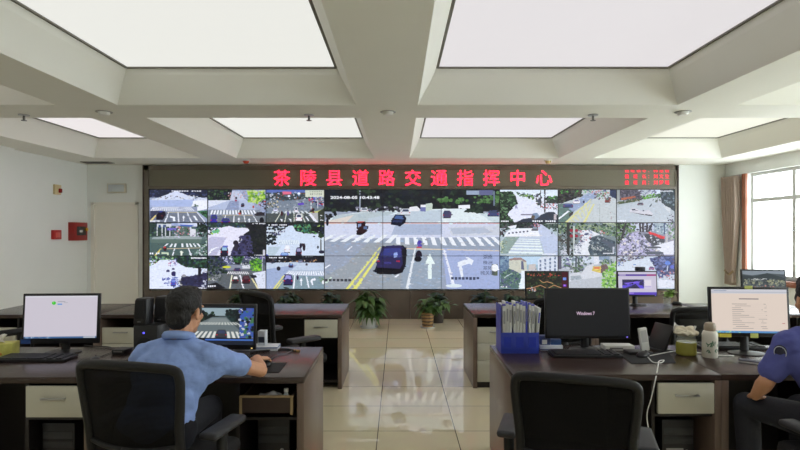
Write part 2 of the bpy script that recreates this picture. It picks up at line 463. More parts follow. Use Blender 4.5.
# curtain
def curt(u, v):
    # u along the gathered width, v up
    z = 0.62+v*(2.48-0.62)
    tie = 0.52+0.48*min(1, abs(z-0.82)/1.1)
    wd = 0.46*tie; yc = 9.40+0.02*(1-tie)
    y = yc+(u-.5)*wd
    x = XR-.068+0.05*sin(u*2*pi*6.5+0.6*sin(v*4))*(0.65+.35*v)
    return (x, y, z)
t = T('curtain', 'taupe gathered curtain tied back in the corner beside the window', 'curtain', (0, 0, 0))
mb = MB().grid(lambda u, v: curt(u, v), 110, 40); 
o = mb.build('drape', mat('taupe_curtain', (168, 150, 138), rough=0.5, var=0.06, scale=10, stretch=(6, 6, 1), spec=0.6), t, smooth=180)
sd = o.modifiers.new('thickness', 'SOLIDIFY'); sd.thickness = 0.004
MB().tube([(XR-.10, 9.27, .86), (XR-.11, 9.38, .80), (XR-.10, 9.50, .86)], .018, smooth=5).build('tieback', mat('curtain_tieback', (150, 130, 100), rough=.6), t)
MB().cyl((XR-.058, 9.12, 2.485), (XR-.058, 9.62, 2.485), .012).build('curtain_rail', chrome, t)
# door on the back wall
dm = tag(MB().box(-5.385, -4.655, YB+.03, YB+.075, 0.005, 2.005).build('door_1', door_paint), kind='structure')
S('trim_3', MB().box(-5.44, -5.385, YB-.012, YB+.12, 0, 2.05).box(-4.655, -4.60, YB-.012, YB+.12, 0, 2.05).box(-5.44, -4.60, YB-.012, YB+.12, 2.005, 2.05), door_paint)
# stone surround of the video wall, plinth below it
VX0 = -4.455; VX1 = 4.90; ZP = 0.50; ZT = 2.695; YS = YB-.10
SX0 = (149.2-VX)/F*YS; SX1 = (674.8-VX)/F*YS; SZ1 = CAMZ-(189.4-VY)/F*YS; SZ0 = CAMZ-(289.2-VY)/F*YS
mb = MB().box(VX0, SX0-.01, YB-.10, YB, ZP, ZT).box(SX1+.01, VX1, YB-.10, YB, ZP, ZT).box(VX0, VX1, YB-.10, YB, SZ1+.34, ZT).box(SX0-.01, SX1+.01, YB-.10, YB, SZ1+.005, SZ1+.06)
S('trim_4', mb, stone, 0)
mb = MB()
nx = 8
for k in range(nx):
    a = VX0+(VX1-VX0)*k/nx; mb.box(a+.002, a+(VX1-VX0)/nx-.002, YB-.10, YB, 0, ZP)
S('trim_5', mb, plinth, 0)
S('trim_6', MB().box(VX0-.02, VX0, YB-.115, YB, 0, ZT+.003).box(VX1, VX1+.02, YB-.115, YB, 0, ZT+.003), mat('dark_edge_trim', (58, 42, 36), rough=.4), 0)
S('baseboard_left', MB().box(XL, XL+.012, 7.7, YB, 0, .1), mat('grey_baseboard', (150, 146, 138), rough=.4), 0)

# ---------------- LED sign ----------------
t = T('led_sign', 'long red dot LED sign in Chinese above the video wall', 'sign', (0, YB-.085, SZ1+.06))
H = 0.30
MB().box(SX0-.02, SX1+.02, 0, .08, 0, H+.02).build('board', ledback, t, smooth=0)
def letters(name, txt, xs, z, size, parent, mt):
    for ch, x in zip(txt, xs):
        me = textmesh(ch, size, thick=.003)
        for v in me.vertices: v.co = Vector((v.co.x, -.004-v.co.z, v.co.y))
        me.name = name; me.materials.clear(); me.materials.append(mt)
        o = bpy.data.objects.new(name, me); COL.objects.link(o); o.parent = parent; o.location = (x, 0, z)
Yl = YB-.085
cx = [(273.2+26.2*k-VX)/F*Yl for k in range(11)]
letters('character', '茶陵县道路交通指挥中心', cx, .03, .305, t, LED)
lx = (624.6-VX)/F*Yl; pit = 5.75/F*Yl
A_ = [0, 1, 2, 3, 4, 5, 6, 7]; B_ = [0, 1.5, 3, 4, 5, 6, 7]
for q, (txt, po) in enumerate((('值班领导：韩慧俊', A_), ('值班长：刘文生', B_), ('值班员：刘梦瑶', B_))):
    letters('small_character', txt, [lx-.002+pit*k for k in po], CAMZ-((170.4+q*6.1)-VY)/F*Yl-(SZ1+.06)-.029, .080, t, LED2)

# ---------------- the pictures on the video wall ----------------
G1 = (40, 60, 45); G2 = (28, 40, 34); G3 = (70, 100, 70); G4 = (95, 135, 75); NV = (45, 48, 80); BK = (24, 26, 32)
WH = (232, 236, 248); RD = (168, 178, 205); RG = (128, 138, 150)
FR = (12, 14, 770, 434)
def feed(bgc): return Pic(*FR, bgc)
P = {}
# row 0
q = feed((150, 162, 192)); P[0, 0] = q
q.r((38, 42, 62), 0, 0, 781, 115).f([NV, (60, 70, 110), G2, (80, 85, 120)], 90, 16, 0, 20, 781, 20, 781, 110, 0, 110)
q.p((208, 216, 240), 20, 150, 230, 80, 350, 30, 385, 30, 520, 90, 770, 130, 770, 150)
q.f([WH, (215, 220, 240)], 60, 14, 30, 110, 240, 85, 500, 85, 770, 105, 770, 150, 30, 150).f([(70, 85, 140), G1, (90, 70, 90)], 26, 11, 110, 95, 340, 95, 520, 110, 700, 100, 700, 140, 110, 140)
q.p((168, 184, 226), 20, 150, 640, 140, 600, 235, 20, 235).p(WH, 600, 150, 770, 150, 770, 260, 640, 290, 560, 235).f([G1, G2, (70, 110, 90)], 22, 12, 580, 235, 620, 195, 665, 235)
q.r((140, 150, 180), 20, 232, 640, 290).cw(WH, 20, 60, 560, 234, 20, 620, 286)
q.p((112, 120, 138), 20, 300, 620, 300, 770, 440, 0, 440).p((60, 62, 85), 20, 285, 150, 285, 20, 400)
q.p((200, 190, 150), 240, 300, 640, 300, 640, 308, 240, 308)
for a, b in ((255, 200), (380, 385), (500, 560), (630, 740)): q.p((222, 226, 240), a, 306, a+14, 306, b+22, 440, b, 440)
q.p((225, 205, 130), 90, 340, 110, 340, 40, 420, 10, 420).p(WH, 280, 350, 350, 365, 345, 420, 320, 420, 318, 380, 280, 372).up(WH, 460, 345, 40, 75).p(WH, 580, 350, 610, 350, 650, 410, 625, 410)
q.p((28, 22, 38), 100, 400, 100, 340, 150, 282, 225, 295, 225, 350, 185, 405).p((60, 70, 150), 130, 300, 160, 280, 200, 290, 160, 310).r((150, 50, 60), 165, 345, 185, 358)
q.p((60, 105, 75), 640, 290, 770, 280, 770, 390).f([(80, 130, 90), G2], 22, 14, 650, 290, 770, 285, 770, 380)
q.ts(300, 700, 24, 14).ts(20, 150, 410, 22)
q = feed((150, 160, 190)); P[0, 1] = q
q.r((30, 34, 40), 0, 0, 330, 150).f([BK, (60, 90, 50), NV, (80, 100, 80)], 90, 17, 0, 10, 330, 10, 300, 150, 0, 150)
q.p((190, 198, 222), 330, 30, 430, 30, 520, 150, 300, 150).f([WH, (120, 120, 170), (200, 150, 160)], 40, 12, 260, 30, 520, 30, 520, 130, 300, 130)
q.p((176, 188, 218), 20, 150, 600, 145, 640, 270, 20, 270).p((214, 220, 238), 20, 150, 300, 150, 20, 240).p((140, 152, 186), 300, 160, 420, 160, 420, 270, 240, 270)
q.f([(120, 165, 55), (160, 200, 70), (90, 140, 60), (190, 215, 120)], 150, 22, 540, 20, 760, 20, 760, 130, 660, 190, 545, 165)
q.f([BK, (70, 60, 70), (190, 60, 60)], 26, 16, 680, 160, 770, 150, 770, 270, 690, 230)
q.r((130, 140, 155), 20, 275, 700, 335).cw(WH, 15, 60, 640, 278, 40, 670, 332).p((112, 120, 130), 0, 345, 781, 345, 781, 450, 0, 450)
for a, b in ((240, 200), (350, 340), (480, 500), (600, 660)): q.p((225, 228, 238), a, 345, a+12, 345, b+18, 450, b, 450)
q.p((200, 185, 150), 200, 338, 600, 338, 600, 345, 200, 345).up(WH, 418, 370, 36, 70).up(WH, 555, 380, 36, 70)
q.car((34, 30, 52), 470, 210, 46, 44).e((40, 30, 46), 384, 120, 14, 16).e((150, 60, 90), 380, 152, 18, 14).e((50, 45, 50), 440, 305, 16, 30).e((200, 80, 70), 428, 322, 16, 14).e((170, 80, 70), 610, 235, 14, 18)
q.car((58, 50, 150), 90, 390, 90, 110).car((48, 42, 140), 245, 420, 115, 80).p((44, 40, 48), 620, 330, 680, 300, 760, 300, 760, 350, 640, 352).e(BK, 720, 410, 30, 40)
q.ts(520, 770, 24, 14, (210, 220, 170))
q = feed((110, 122, 135)); P[0, 2] = q
q.r((92, 110, 180), 0, 10, 520, 50).r((60, 72, 78), 0, 50, 560, 150).f([(40, 48, 60), (90, 105, 110), WH, (130, 150, 190), (120, 80, 60)], 130, 17, 10, 45, 560, 45, 560, 160, 10, 230)
q.p((222, 110, 140), 225, 35, 340, 40, 340, 70, 225, 75).e((225, 235, 255), 440, 62, 20, 16).e((225, 235, 255), 310, 95, 20, 14)
q.r((206, 212, 196), 525, 20, 781, 110); q.cw((120, 130, 120), 7, 590, 750, 32, 590, 750, 45).cw((110, 120, 115), 7, 590, 750, 60, 590, 750, 78)
q.f([(60, 60, 130), (190, 60, 80), BK, WH, (90, 100, 200)], 80, 16, 560, 110, 770, 100, 770, 240, 580, 190)
q.p((120, 132, 148), 120, 170, 560, 130, 600, 300, 0, 330, 0, 260).f([(160, 168, 182), (95, 105, 120)], 40, 16, 180, 180, 560, 150, 560, 300, 40, 310)
q.p((96, 68, 190), 425, 190, 500, 178, 510, 205, 430, 214).f([WH, (60, 70, 60), (190, 180, 150)], 30, 15, 20, 180, 160, 150, 170, 240, 30, 250)
q.p((74, 82, 84), 0, 320, 580, 300, 660, 450, 0, 450).cw((205, 212, 220), 9, 100, 560, 285, 70, 600, 320)
for a, b in ((190, 110), (270, 240), (370, 372), (470, 520)): q.p((200, 205, 195), a, 320, a+12, 320, b+16, 450, b, 450)
q.p((226, 228, 240), 560, 320, 600, 310, 700, 440, 660, 450).p((176, 176, 180), 600, 320, 690, 310, 690, 430).p((200, 205, 120), 570, 310, 700, 285, 770, 250, 700, 310)
q.f([(120, 50, 50), BK], 10, 18, 590, 260, 640, 260, 640, 310, 590, 310).r(WH, 595, 180, 606, 260).r((210, 215, 225), 684, 150, 694, 260)
q.car((226, 226, 240), 405, 275, 46, 64).car((236, 234, 244), 440, 370, 84, 90).car((215, 220, 245), 132, 270, 56, 40).e((60, 30, 40), 215, 320, 16, 36).e((90, 80, 140), 298, 320, 14, 28)
q.p(WH, 190, 390, 225, 395, 220, 440, 205, 410).p(WH, 300, 385, 340, 395, 340, 440, 325, 410).p(WH, 525, 360, 545, 360, 578, 415, 560, 415).p((52, 58, 50), 690, 300, 770, 250, 770, 450, 700, 450).ts(720, 765, 340, 14, n=3).ts(720, 765, 370, 14, n=3).ts(720, 765, 400, 14, n=3)
# row 1
q = feed((84, 106, 104)); P[1, 0] = q
q.r((150, 165, 205), 300, 0, 781, 50).p((206, 214, 236), 380, 20, 700, 10, 640, 60, 440, 50).p((80, 105, 190), 400, 30, 600, 40, 560, 60, 420, 50)
q.r((46, 62, 60), 0, 0, 300, 190).f([G1, (60, 70, 100), G2, (90, 120, 90)], 60, 20, 0, 0, 300, 0, 300, 190, 0, 190)
q.r((205, 212, 222), 110, 22, 300, 60).r((60, 80, 130), 130, 36, 160, 75).r((60, 80, 130), 190, 36, 230, 75)
for x in (105, 170, 215, 272): q.r((200, 205, 215), x, 60, x+14, 180)
q.r((112, 104, 196), 245, 78, 375, 108).f([G1, G3, WH, (190, 130, 140), (70, 80, 120)], 90, 18, 300, 60, 640, 70, 640, 190, 300, 190).f([G2, G1, BK], 70, 22, 640, 20, 781, 10, 781, 190, 650, 190)
q.r((216, 218, 230), 545, 90, 620, 190).f([WH, (150, 140, 170), (90, 150, 140)], 24, 14, 550, 130, 720, 130, 740, 190, 550, 190)
q.p((96, 118, 118), 20, 190, 760, 190, 760, 260, 20, 260).p((150, 164, 168), 60, 195, 300, 180, 500, 180, 700, 200, 700, 222, 40, 222).f([WH, (200, 195, 225)], 20, 10, 150, 185, 420, 185, 420, 205, 150, 205)
q.p((74, 96, 96), 20, 225, 770, 225, 770, 440, 10, 440).p((92, 112, 106), 20, 225, 700, 225, 690, 270, 30, 270)
for x, s in ((240, -70), (300, -40), (345, -20), (430, 5), (490, 15), (530, 35), (580, 45), (630, 55)): q.p((226, 232, 240), x, 278, x+26, 278, x+26+s*.7, 325, x+s*.7, 325)
q.p((190, 176, 150), 240, 342, 700, 330, 700, 338, 240, 352).p((220, 205, 110), 155, 345, 172, 345, 100, 435, 72, 435).p(WH, 335, 345, 350, 345, 325, 440, 305, 440).p(WH, 518, 340, 530, 340, 572, 440, 552, 440)
q.up((225, 232, 220), 432, 370, 62, 70).p((200, 215, 190), 170, 390, 265, 395, 265, 430, 245, 432, 240, 412, 170, 415).e((50, 30, 40), 215, 345, 22, 34).e((190, 60, 60), 212, 328, 18, 12)
q.f([(170, 195, 180), (120, 150, 140), WH, G1], 60, 20, 600, 410, 770, 240, 770, 440, 610, 440).ts(15, 150, 396, 26, n=5)
q = feed((222, 222, 240)); P[1, 1] = q
q.r((46, 62, 64), 0, 0, 560, 75).f([G2, G1, (80, 120, 90), NV, (60, 80, 120)], 90, 20, 0, 0, 560, 0, 560, 60, 180, 80, 120, 180, 0, 180)
q.p((224, 224, 244), 0, 200, 160, 120, 200, 70, 290, 50, 420, 85, 560, 110, 420, 240, 330, 450, 0, 450)
q.f([(110, 180, 110), (150, 200, 80), (90, 180, 170)], 30, 20, 60, 120, 150, 90, 160, 140, 60, 170).p((188, 188, 218), 20, 220, 60, 190, 260, 200, 120, 440, 0, 440)
q.p((30, 32, 40), 480, 20, 781, 0, 781, 450, 560, 450, 480, 160, 560, 110).p((62, 60, 96), 410, 205, 440, 175, 560, 170, 600, 250, 600, 450, 300, 450, 340, 330, 440, 260, 470, 220)
q.f([(40, 40, 62), (80, 78, 120), (30, 30, 40)], 70, 24, 440, 190, 600, 200, 640, 450, 330, 450, 360, 330).f([(20, 24, 28), (40, 46, 46), (28, 34, 30)], 90, 26, 540, 30, 770, 30, 770, 430, 600, 430)
q.e((40, 34, 44), 378, 270, 36, 34).e((50, 46, 60), 380, 330, 30, 50).car((34, 32, 54), 228, 370, 100, 120, (150, 190, 220)).p((90, 100, 190), 210, 305, 275, 305, 270, 330, 205, 330)
for k in range(5): q.p(WH, 10+k*22, 420-k*24, 60+k*22, 340-k*4, 70+k*22, 346-k*4, 20+k*22, 428-k*24)
q.r((200, 200, 215), 735, 360, 765, 430).ts(600, 770, 12, 18).ts(625, 760, 425, 18)
q = feed((206, 220, 236)); P[1, 2] = q
q.r((30, 34, 38), 0, 0, 781, 60).f([BK, G2, NV], 80, 22, 0, 0, 320, 0, 290, 60, 120, 170, 0, 200).p((204, 218, 240), 300, 50, 360, 45, 400, 130, 640, 150, 700, 200, 720, 450, 0, 450, 0, 300, 130, 230)
q.p((38, 46, 48), 360, 20, 660, 10, 700, 150, 560, 150, 400, 120).f([G3, (110, 170, 110), G1, BK, (60, 130, 110)], 110, 20, 360, 20, 600, 40, 690, 150, 560, 150, 400, 120)
q.f([BK, (40, 48, 60), G2], 60, 24, 0, 180, 140, 170, 130, 280, 0, 300).f([WH, (80, 80, 130), BK], 40, 14, 30, 170, 260, 70, 280, 130, 160, 180)
q.f([G2, G1, (40, 50, 40)], 70, 22, 670, 60, 720, 20, 765, 60, 765, 200, 700, 200).f([(160, 190, 110)], 14, 12, 680, 30, 750, 30, 760, 60, 680, 60).r((60, 55, 55), 722, 200, 738, 380).e((40, 40, 60), 740, 388, 40, 22)
q.r(BK, 600, 60, 781, 120).f([BK, NV, G2], 30, 20, 600, 20, 781, 20, 781, 150, 620, 140)
q.p((188, 204, 226), 180, 240, 430, 230, 450, 290, 150, 300).cw((226, 236, 246), 12, 190, 440, 235, 160, 460, 290).p((180, 198, 214), 40, 320, 200, 320, 120, 440, 20, 440)
q.car((225, 228, 240), 288, 345, 74, 90, (235, 240, 250)).car((96, 130, 200), 250, 425, 110, 60, (150, 180, 230)).car((40, 36, 56), 438, 385, 80, 110, (150, 150, 190)).e((36, 34, 56), 466, 305, 18, 34).e((40, 30, 44), 508, 325, 20, 50).e((60, 50, 60), 490, 295, 12, 22).e((40, 40, 60), 640, 188, 16, 10).e((40, 40, 50), 690, 325, 14, 20)
q.ts(40, 285, 30, 18).p((70, 70, 190), 0, 410, 40, 430, 40, 450, 0, 450)
# row 2
q = feed((214, 224, 248)); P[2, 0] = q
q.r((60, 80, 70), 0, 0, 781, 60).f([(110, 160, 110), (160, 200, 150), G1, (90, 100, 150)], 70, 20, 0, 0, 370, 0, 360, 60, 170, 60, 60, 130, 0, 130).f([(220, 130, 100), BK, G1], 24, 14, 15, 70, 160, 70, 90, 140, 15, 140)
q.p((222, 230, 250), 0, 160, 170, 60, 330, 60, 420, 140, 680, 165, 650, 240, 440, 260, 380, 450, 0, 450).f([(190, 200, 240), (200, 150, 180), (110, 90, 160)], 40, 14, 240, 60, 380, 60, 390, 130, 250, 140)
q.p((34, 52, 46), 350, 0, 781, 0, 781, 170, 640, 170, 480, 150, 370, 90).f([G2, G1, (60, 95, 75), NV, (30, 44, 50)], 120, 24, 350, 0, 781, 0, 781, 160, 560, 160, 380, 100)
q.p((44, 44, 72), 430, 270, 560, 270, 781, 220, 781, 450, 400, 450).f([(60, 60, 95), (34, 34, 55), NV], 60, 24, 440, 280, 770, 240, 770, 430, 420, 430).r((30, 30, 40), 650, 150, 690, 260).f([WH, (60, 40, 60)], 14, 16, 690, 170, 760, 170, 760, 230, 690, 230)
q.f([(110, 125, 190), (80, 90, 170), (150, 165, 215)], 60, 18, 180, 290, 300, 280, 400, 290, 400, 420, 210, 410).car((70, 80, 180), 325, 350, 70, 80, (120, 140, 220)).e((50, 45, 90), 330, 240, 32, 34).car((70, 70, 120), 255, 200, 44, 28).car((60, 60, 110), 325, 175, 36, 20).f([(190, 190, 190), (80, 80, 90)], 16, 14, 390, 290, 430, 290, 440, 390, 390, 390).e((150, 150, 160), 465, 265, 28, 18)
q.ts(560, 770, 26, 22).f([(190, 195, 215)], 16, 16, 710, 320, 765, 320, 765, 420, 700, 420).ts(610, 765, 415, 20)
q = feed((96, 102, 112)); P[2, 1] = q
q.r((70, 78, 96), 0, 0, 781, 130).f([G2, G1, (50, 70, 56), NV], 150, 24, 0, 20, 200, 10, 260, 110, 260, 220, 120, 260, 0, 270).f([WH, (180, 185, 220), (90, 90, 150), (60, 70, 90)], 70, 16, 150, 0, 350, 0, 360, 110, 240, 120).f([WH, NV, (120, 110, 170)], 60, 16, 480, 0, 760, 0, 760, 60, 480, 60)
q.f([G1, G3, (60, 110, 60), BK], 70, 22, 350, 0, 480, 0, 470, 110, 370, 110).f([(110, 180, 50), (80, 140, 60), (140, 200, 60), (50, 90, 50)], 120, 22, 560, 90, 640, 40, 730, 70, 730, 180, 640, 220, 570, 170)
q.p((136, 142, 160), 260, 120, 560, 130, 560, 180, 240, 190).p((214, 218, 228), 460, 130, 560, 120, 570, 170, 470, 170).e((205, 210, 60), 258, 152, 56, 15).car((60, 55, 90), 398, 182, 88, 40).f([BK, WH], 16, 14, 440, 90, 540, 90, 540, 140, 450, 140)
q.p((92, 98, 104), 220, 240, 600, 230, 700, 450, 200, 450, 130, 360).cw((226, 226, 235), 11, 280, 540, 212, 260, 570, 246).p((216, 222, 240), 600, 230, 770, 200, 770, 430, 680, 430).f([(190, 196, 215)], 14, 16, 640, 230, 770, 220, 770, 400, 690, 400)
q.p((225, 225, 200), 320, 255, 336, 255, 310, 435, 290, 435).p((230, 230, 240), 428, 255, 442, 255, 492, 435, 470, 435).p((222, 215, 170), 580, 300, 600, 300, 690, 435, 660, 435)
q.car((46, 38, 46), 374, 310, 82, 90, (235, 235, 240)).car((66, 30, 40), 515, 310, 104, 96, (90, 60, 70)).p((38, 38, 50), 560, 255, 640, 255, 660, 285, 600, 300).f([(130, 135, 140), (70, 80, 78)], 40, 18, 40, 250, 220, 240, 190, 340, 40, 320).f([WH, (160, 170, 110)], 10, 16, 20, 290, 100, 290, 100, 330, 20, 330)
q.p((26, 28, 34), 0, 380, 120, 350, 240, 420, 240, 450, 0, 450).ts(10, 150, 390, 24, n=5).r((160, 165, 180), 722, 0, 736, 200)
q = feed((184, 196, 220)); P[2, 2] = q
q.r((26, 28, 36), 0, 0, 781, 95).f([BK, (48, 46, 56), (60, 70, 90), (90, 80, 90)], 70, 18, 0, 10, 781, 10, 781, 100, 0, 100).f([WH, (200, 160, 120)], 20, 12, 130, 70, 700, 60, 760, 100, 130, 100)
q.p((190, 204, 226), 10, 140, 120, 100, 400, 88, 770, 110, 770, 210, 10, 210).p((156, 172, 208), 10, 180, 420, 120, 300, 230, 100, 440, 10, 440)
q.p((176, 190, 212), 300, 190, 770, 195, 770, 260, 260, 240).cw(WH, 16, 310, 770, 208, 250, 800, 258).p((126, 148, 160), 260, 255, 770, 270, 770, 440, 120, 440)
q.p((224, 220, 130), 240, 255, 252, 262, 120, 440, 92, 440).p((222, 218, 130), 232, 315, 240, 322, 150, 440, 132, 440).p(WH, 380, 255, 396, 255, 380, 435, 358, 435).p(WH, 530, 265, 544, 265, 582, 420, 562, 420).up(WH, 470, 290, 44, 105).p(WH, 590, 330, 610, 305, 640, 300, 645, 290, 664, 312, 648, 335, 645, 325, 620, 330, 630, 385, 612, 388)
q.car((46, 38, 88), 298, 310, 120, 130, (150, 150, 210)).car((48, 52, 84), 335, 130, 62, 50, (120, 150, 210)).e((40, 36, 48), 172, 172, 26, 28).e((44, 34, 66), 424, 285, 14, 36).car((130, 140, 170), 460, 75, 56, 34).car((70, 66, 80), 542, 116, 30, 26).f([(110, 140, 110)], 16, 16, 700, 290, 770, 280, 770, 370, 710, 370)
q.ts(30, 280, 24, 18).ts(480, 620, 14, 10, (150, 160, 170)).e((230, 232, 240), 760, 350, 18, 26).ts(20, 80, 400, 16, n=4)
# right block
q = feed((222, 228, 244)); P[0, 3] = q
q.r((220, 232, 246), 0, 0, 781, 110).f([(150, 165, 190), (120, 130, 150), G3], 50, 16, 220, 30, 470, 90, 470, 130, 240, 60).f([(90, 130, 70), (120, 160, 80), G1], 60, 15, 240, 60, 460, 90, 460, 140, 380, 130, 240, 80)
q.p((46, 66, 50), 0, 40, 160, 40, 260, 130, 250, 190, 180, 240, 110, 330, 200, 440, 0, 440).f([G1, G3, G2, (100, 130, 100), BK], 200, 24, 0, 40, 160, 40, 260, 130, 240, 190, 180, 230, 110, 310, 200, 440, 0, 440)
q.p((224, 228, 248), 210, 70, 280, 120, 480, 180, 520, 300, 420, 380, 210, 420, 110, 330, 250, 200).f([(120, 120, 170), (190, 190, 220)], 14, 12, 210, 210, 240, 210, 240, 265, 215, 265)
q.f([(90, 90, 110), (150, 130, 130), G1, (60, 66, 80)], 60, 18, 480, 60, 560, 60, 560, 210, 490, 220).r((66, 70, 76), 590, 10, 612, 310).r((66, 72, 80), 540, 20, 552, 250).f([(90, 150, 80), G1, G2, (60, 80, 66)], 70, 24, 610, 110, 770, 100, 770, 190, 620, 180).p((52, 58, 58), 620, 150, 770, 140, 770, 200, 640, 190)
q.f([WH, (180, 80, 90), (90, 90, 110), (150, 150, 170)], 50, 15, 530, 190, 770, 190, 770, 280, 590, 270).p((50, 56, 72), 210, 440, 320, 390, 480, 370, 640, 300, 720, 300, 781, 350, 781, 450, 210, 450).p((120, 140, 170), 440, 320, 500, 310, 540, 360, 470, 400).p((90, 80, 70), 430, 330, 470, 350, 470, 400, 420, 390).r((120, 115, 140), 285, 328, 450, 344)
q.ts(410, 750, 410, 22).ts(25, 130, 412, 20, n=5).r((190, 180, 190), 720, 330, 755, 400)
q = feed((188, 198, 206)); P[0, 4] = q
q.p((46, 44, 46), 0, 0, 330, 0, 300, 100, 60, 190, 0, 190).f([BK, (80, 70, 66), (60, 80, 60), (70, 66, 76)], 110, 20, 0, 10, 330, 10, 330, 90, 60, 180, 0, 180).f([(90, 160, 80)], 12, 14, 30, 25, 270, 25, 270, 55, 30, 55)
q.p((150, 166, 198), 440, 30, 560, 30, 480, 130, 220, 290, 120, 440, 10, 440, 10, 330, 200, 180).f([(120, 170, 130), (70, 80, 130), (190, 130, 130), WH], 60, 16, 330, 15, 690, 15, 690, 60, 330, 60)
q.p((96, 120, 116), 0, 200, 90, 190, 200, 300, 130, 440, 0, 440).p(WH, 10, 380, 140, 280, 160, 292, 20, 400).car((230, 230, 240), 250, 165, 90, 50, (120, 120, 160)).car((64, 74, 120), 140, 215, 130, 50, (90, 100, 150)).e((50, 50, 90), 345, 170, 14, 18).p((60, 55, 60), 150, 320, 210, 290, 200, 340, 150, 360)
q.p((192, 200, 206), 460, 140, 620, 120, 770, 130, 770, 440, 100, 440, 230, 300)
q.p((214, 212, 150), 100, 430, 440, 130, 450, 134, 130, 440).p((214, 212, 150), 330, 440, 470, 200, 486, 204, 366, 440)
for k in range(5): q.p((210, 210, 160), 150+k*52, 395-k*52, 158+k*52, 388-k*52, 250+k*40, 440-k*30, 236+k*40, 446-k*30).p((206, 208, 160), 180+k*56, 440-k*40, 172+k*56, 432-k*40, 240+k*50, 300-k*38, 250+k*50, 300-k*38)
q.car((120, 60, 56), 660, 150, 72, 50, (90, 80, 90)).f([(90, 90, 120), (120, 80, 80), WH, (110, 150, 120)], 50, 16, 480, 60, 700, 60, 700, 130, 480, 140).p((40, 50, 80), 690, 10, 781, 10, 781, 140, 690, 90).r((168, 178, 182), 548, 200, 560, 440).f([(170, 160, 170), (175, 185, 190)], 12, 14, 640, 300, 740, 290, 740, 400, 650, 390)
q = feed((178, 190, 200)); P[0, 5] = q
q.r((74, 70, 84), 0, 0, 340, 150).f([(56, 52, 66), (96, 90, 104), (110, 104, 120)], 60, 22, 40, 10, 330, 10, 330, 120, 40, 120).r((150, 158, 160), 14, 10, 50, 200).p((170, 95, 70), 70, 120, 260, 92, 260, 112, 70, 150).p((70, 86, 60), 20, 170, 300, 130, 300, 160, 20, 205).f([(60, 80, 60), (110, 100, 70), (150, 150, 150)], 40, 15, 20, 160, 340, 120, 340, 165, 20, 200)
q.r((214, 224, 244), 440, 10, 590, 70).f([(100, 105, 140), (140, 145, 170), WH], 40, 18, 300, 10, 540, 20, 520, 80, 320, 80).f([(90, 150, 60), (110, 170, 70), G1], 70, 17, 340, 90, 500, 70, 510, 110, 380, 140, 340, 130).f([(80, 120, 80), G1], 30, 18, 520, 70, 590, 60, 590, 120, 530, 110)
q.p((52, 62, 74), 580, 10, 781, 0, 781, 300, 700, 250, 600, 180).f([(44, 56, 64), (90, 104, 120), (120, 140, 150), (60, 76, 76)], 60, 22, 590, 20, 770, 20, 770, 260, 620, 170)
q.p((186, 196, 208), 0, 250, 300, 170, 480, 115, 540, 120, 620, 200, 720, 260, 720, 440, 0, 440).p((206, 212, 220), 620, 220, 720, 250, 710, 320, 680, 290).f([(90, 100, 90), WH], 20, 15, 520, 130, 590, 130, 590, 175, 520, 170)
q.p((50, 60, 70), 428, 245, 470, 190, 478, 200, 440, 250).p((60, 60, 76), 480, 150, 498, 130, 500, 140, 486, 156).car((110, 105, 120), 322, 195, 80, 32, (60, 60, 80))
q.p((60, 56, 66), 185, 300, 480, 345, 490, 330, 470, 355, 330, 335).p((206, 206, 218), 185, 290, 205, 248, 250, 250, 330, 285, 360, 275, 440, 280, 488, 320, 480, 342, 330, 325, 190, 302).r((60, 66, 90), 345, 276, 372, 292).p((70, 76, 96), 205, 262, 250, 260, 290, 285, 210, 280)
q.f([WH, (90, 80, 110), (60, 60, 80)], 24, 18, 670, 350, 750, 330, 750, 430, 680, 430).ts(570, 750, 24, 16).ts(25, 135, 404, 26, n=5).ts(560, 680, 404, 20, (210, 214, 220), n=6)
q = feed((178, 194, 206)); P[1, 3] = q
q.r((44, 54, 56), 0, 0, 781, 80).f([BK, G1, (70, 90, 80), (90, 80, 90)], 100, 20, 0, 0, 470, 0, 430, 70, 150, 80, 90, 150, 20, 250, 0, 250).p((230, 234, 246), 110, 60, 230, 36, 220, 80, 150, 85).f([(60, 76, 72), (90, 110, 100)], 50, 20, 560, 20, 781, 10, 781, 130, 700, 110)
q.p((232, 236, 248), 100, 130, 160, 90, 400, 80, 640, 120, 640, 185, 60, 190).p((190, 200, 226), 500, 30, 560, 30, 700, 130, 770, 200, 770, 430, 640, 430, 520, 130)
for k in range(6): q.e((80, 84, 110), 132+k*48, 146-k*5, 15, 11)
q.p((140, 160, 156), 40, 240, 90, 190, 280, 190, 130, 410, 20, 410).p((186, 198, 220), 270, 190, 530, 190, 580, 410, 110, 410)
for k in range(7):
    y = 215+k*(22+k*2.2); h = 9+k*2.8; a = 262-k*27; b = 530+k*9
    q.p((226, 238, 240), a, y, b, y+8, b+4, y+h+10, a-8, y+h)
q.p((186, 198, 226), 530, 190, 700, 190, 770, 260, 770, 420, 600, 420).car((96, 106, 118), 470, 86, 86, 44, (150, 160, 175)).f([(190, 130, 140), (110, 110, 160)], 20, 14, 420, 20, 560, 20, 560, 60, 420, 60).e((50, 60, 70), 694, 140, 9, 20).cw((230, 224, 220), 9, 330, 540, 165, 330, 590, 178).f([(190, 200, 170), (110, 130, 110)], 20, 16, 20, 250, 110, 260, 40, 400, 20, 420).ts(625, 765, 16, 10, (190, 200, 200)).ts(570, 750, 408, 20)
q = feed((120, 134, 140)); P[1, 4] = q
q.f([(90, 120, 95), (130, 150, 110), G1, (70, 90, 80), (150, 165, 140)], 260, 26, 0, 0, 781, 0, 781, 200, 560, 150, 280, 100, 0, 150).f([(60, 60, 60), G2, (90, 90, 84), WH], 120, 24, 0, 120, 240, 80, 240, 430, 0, 430)
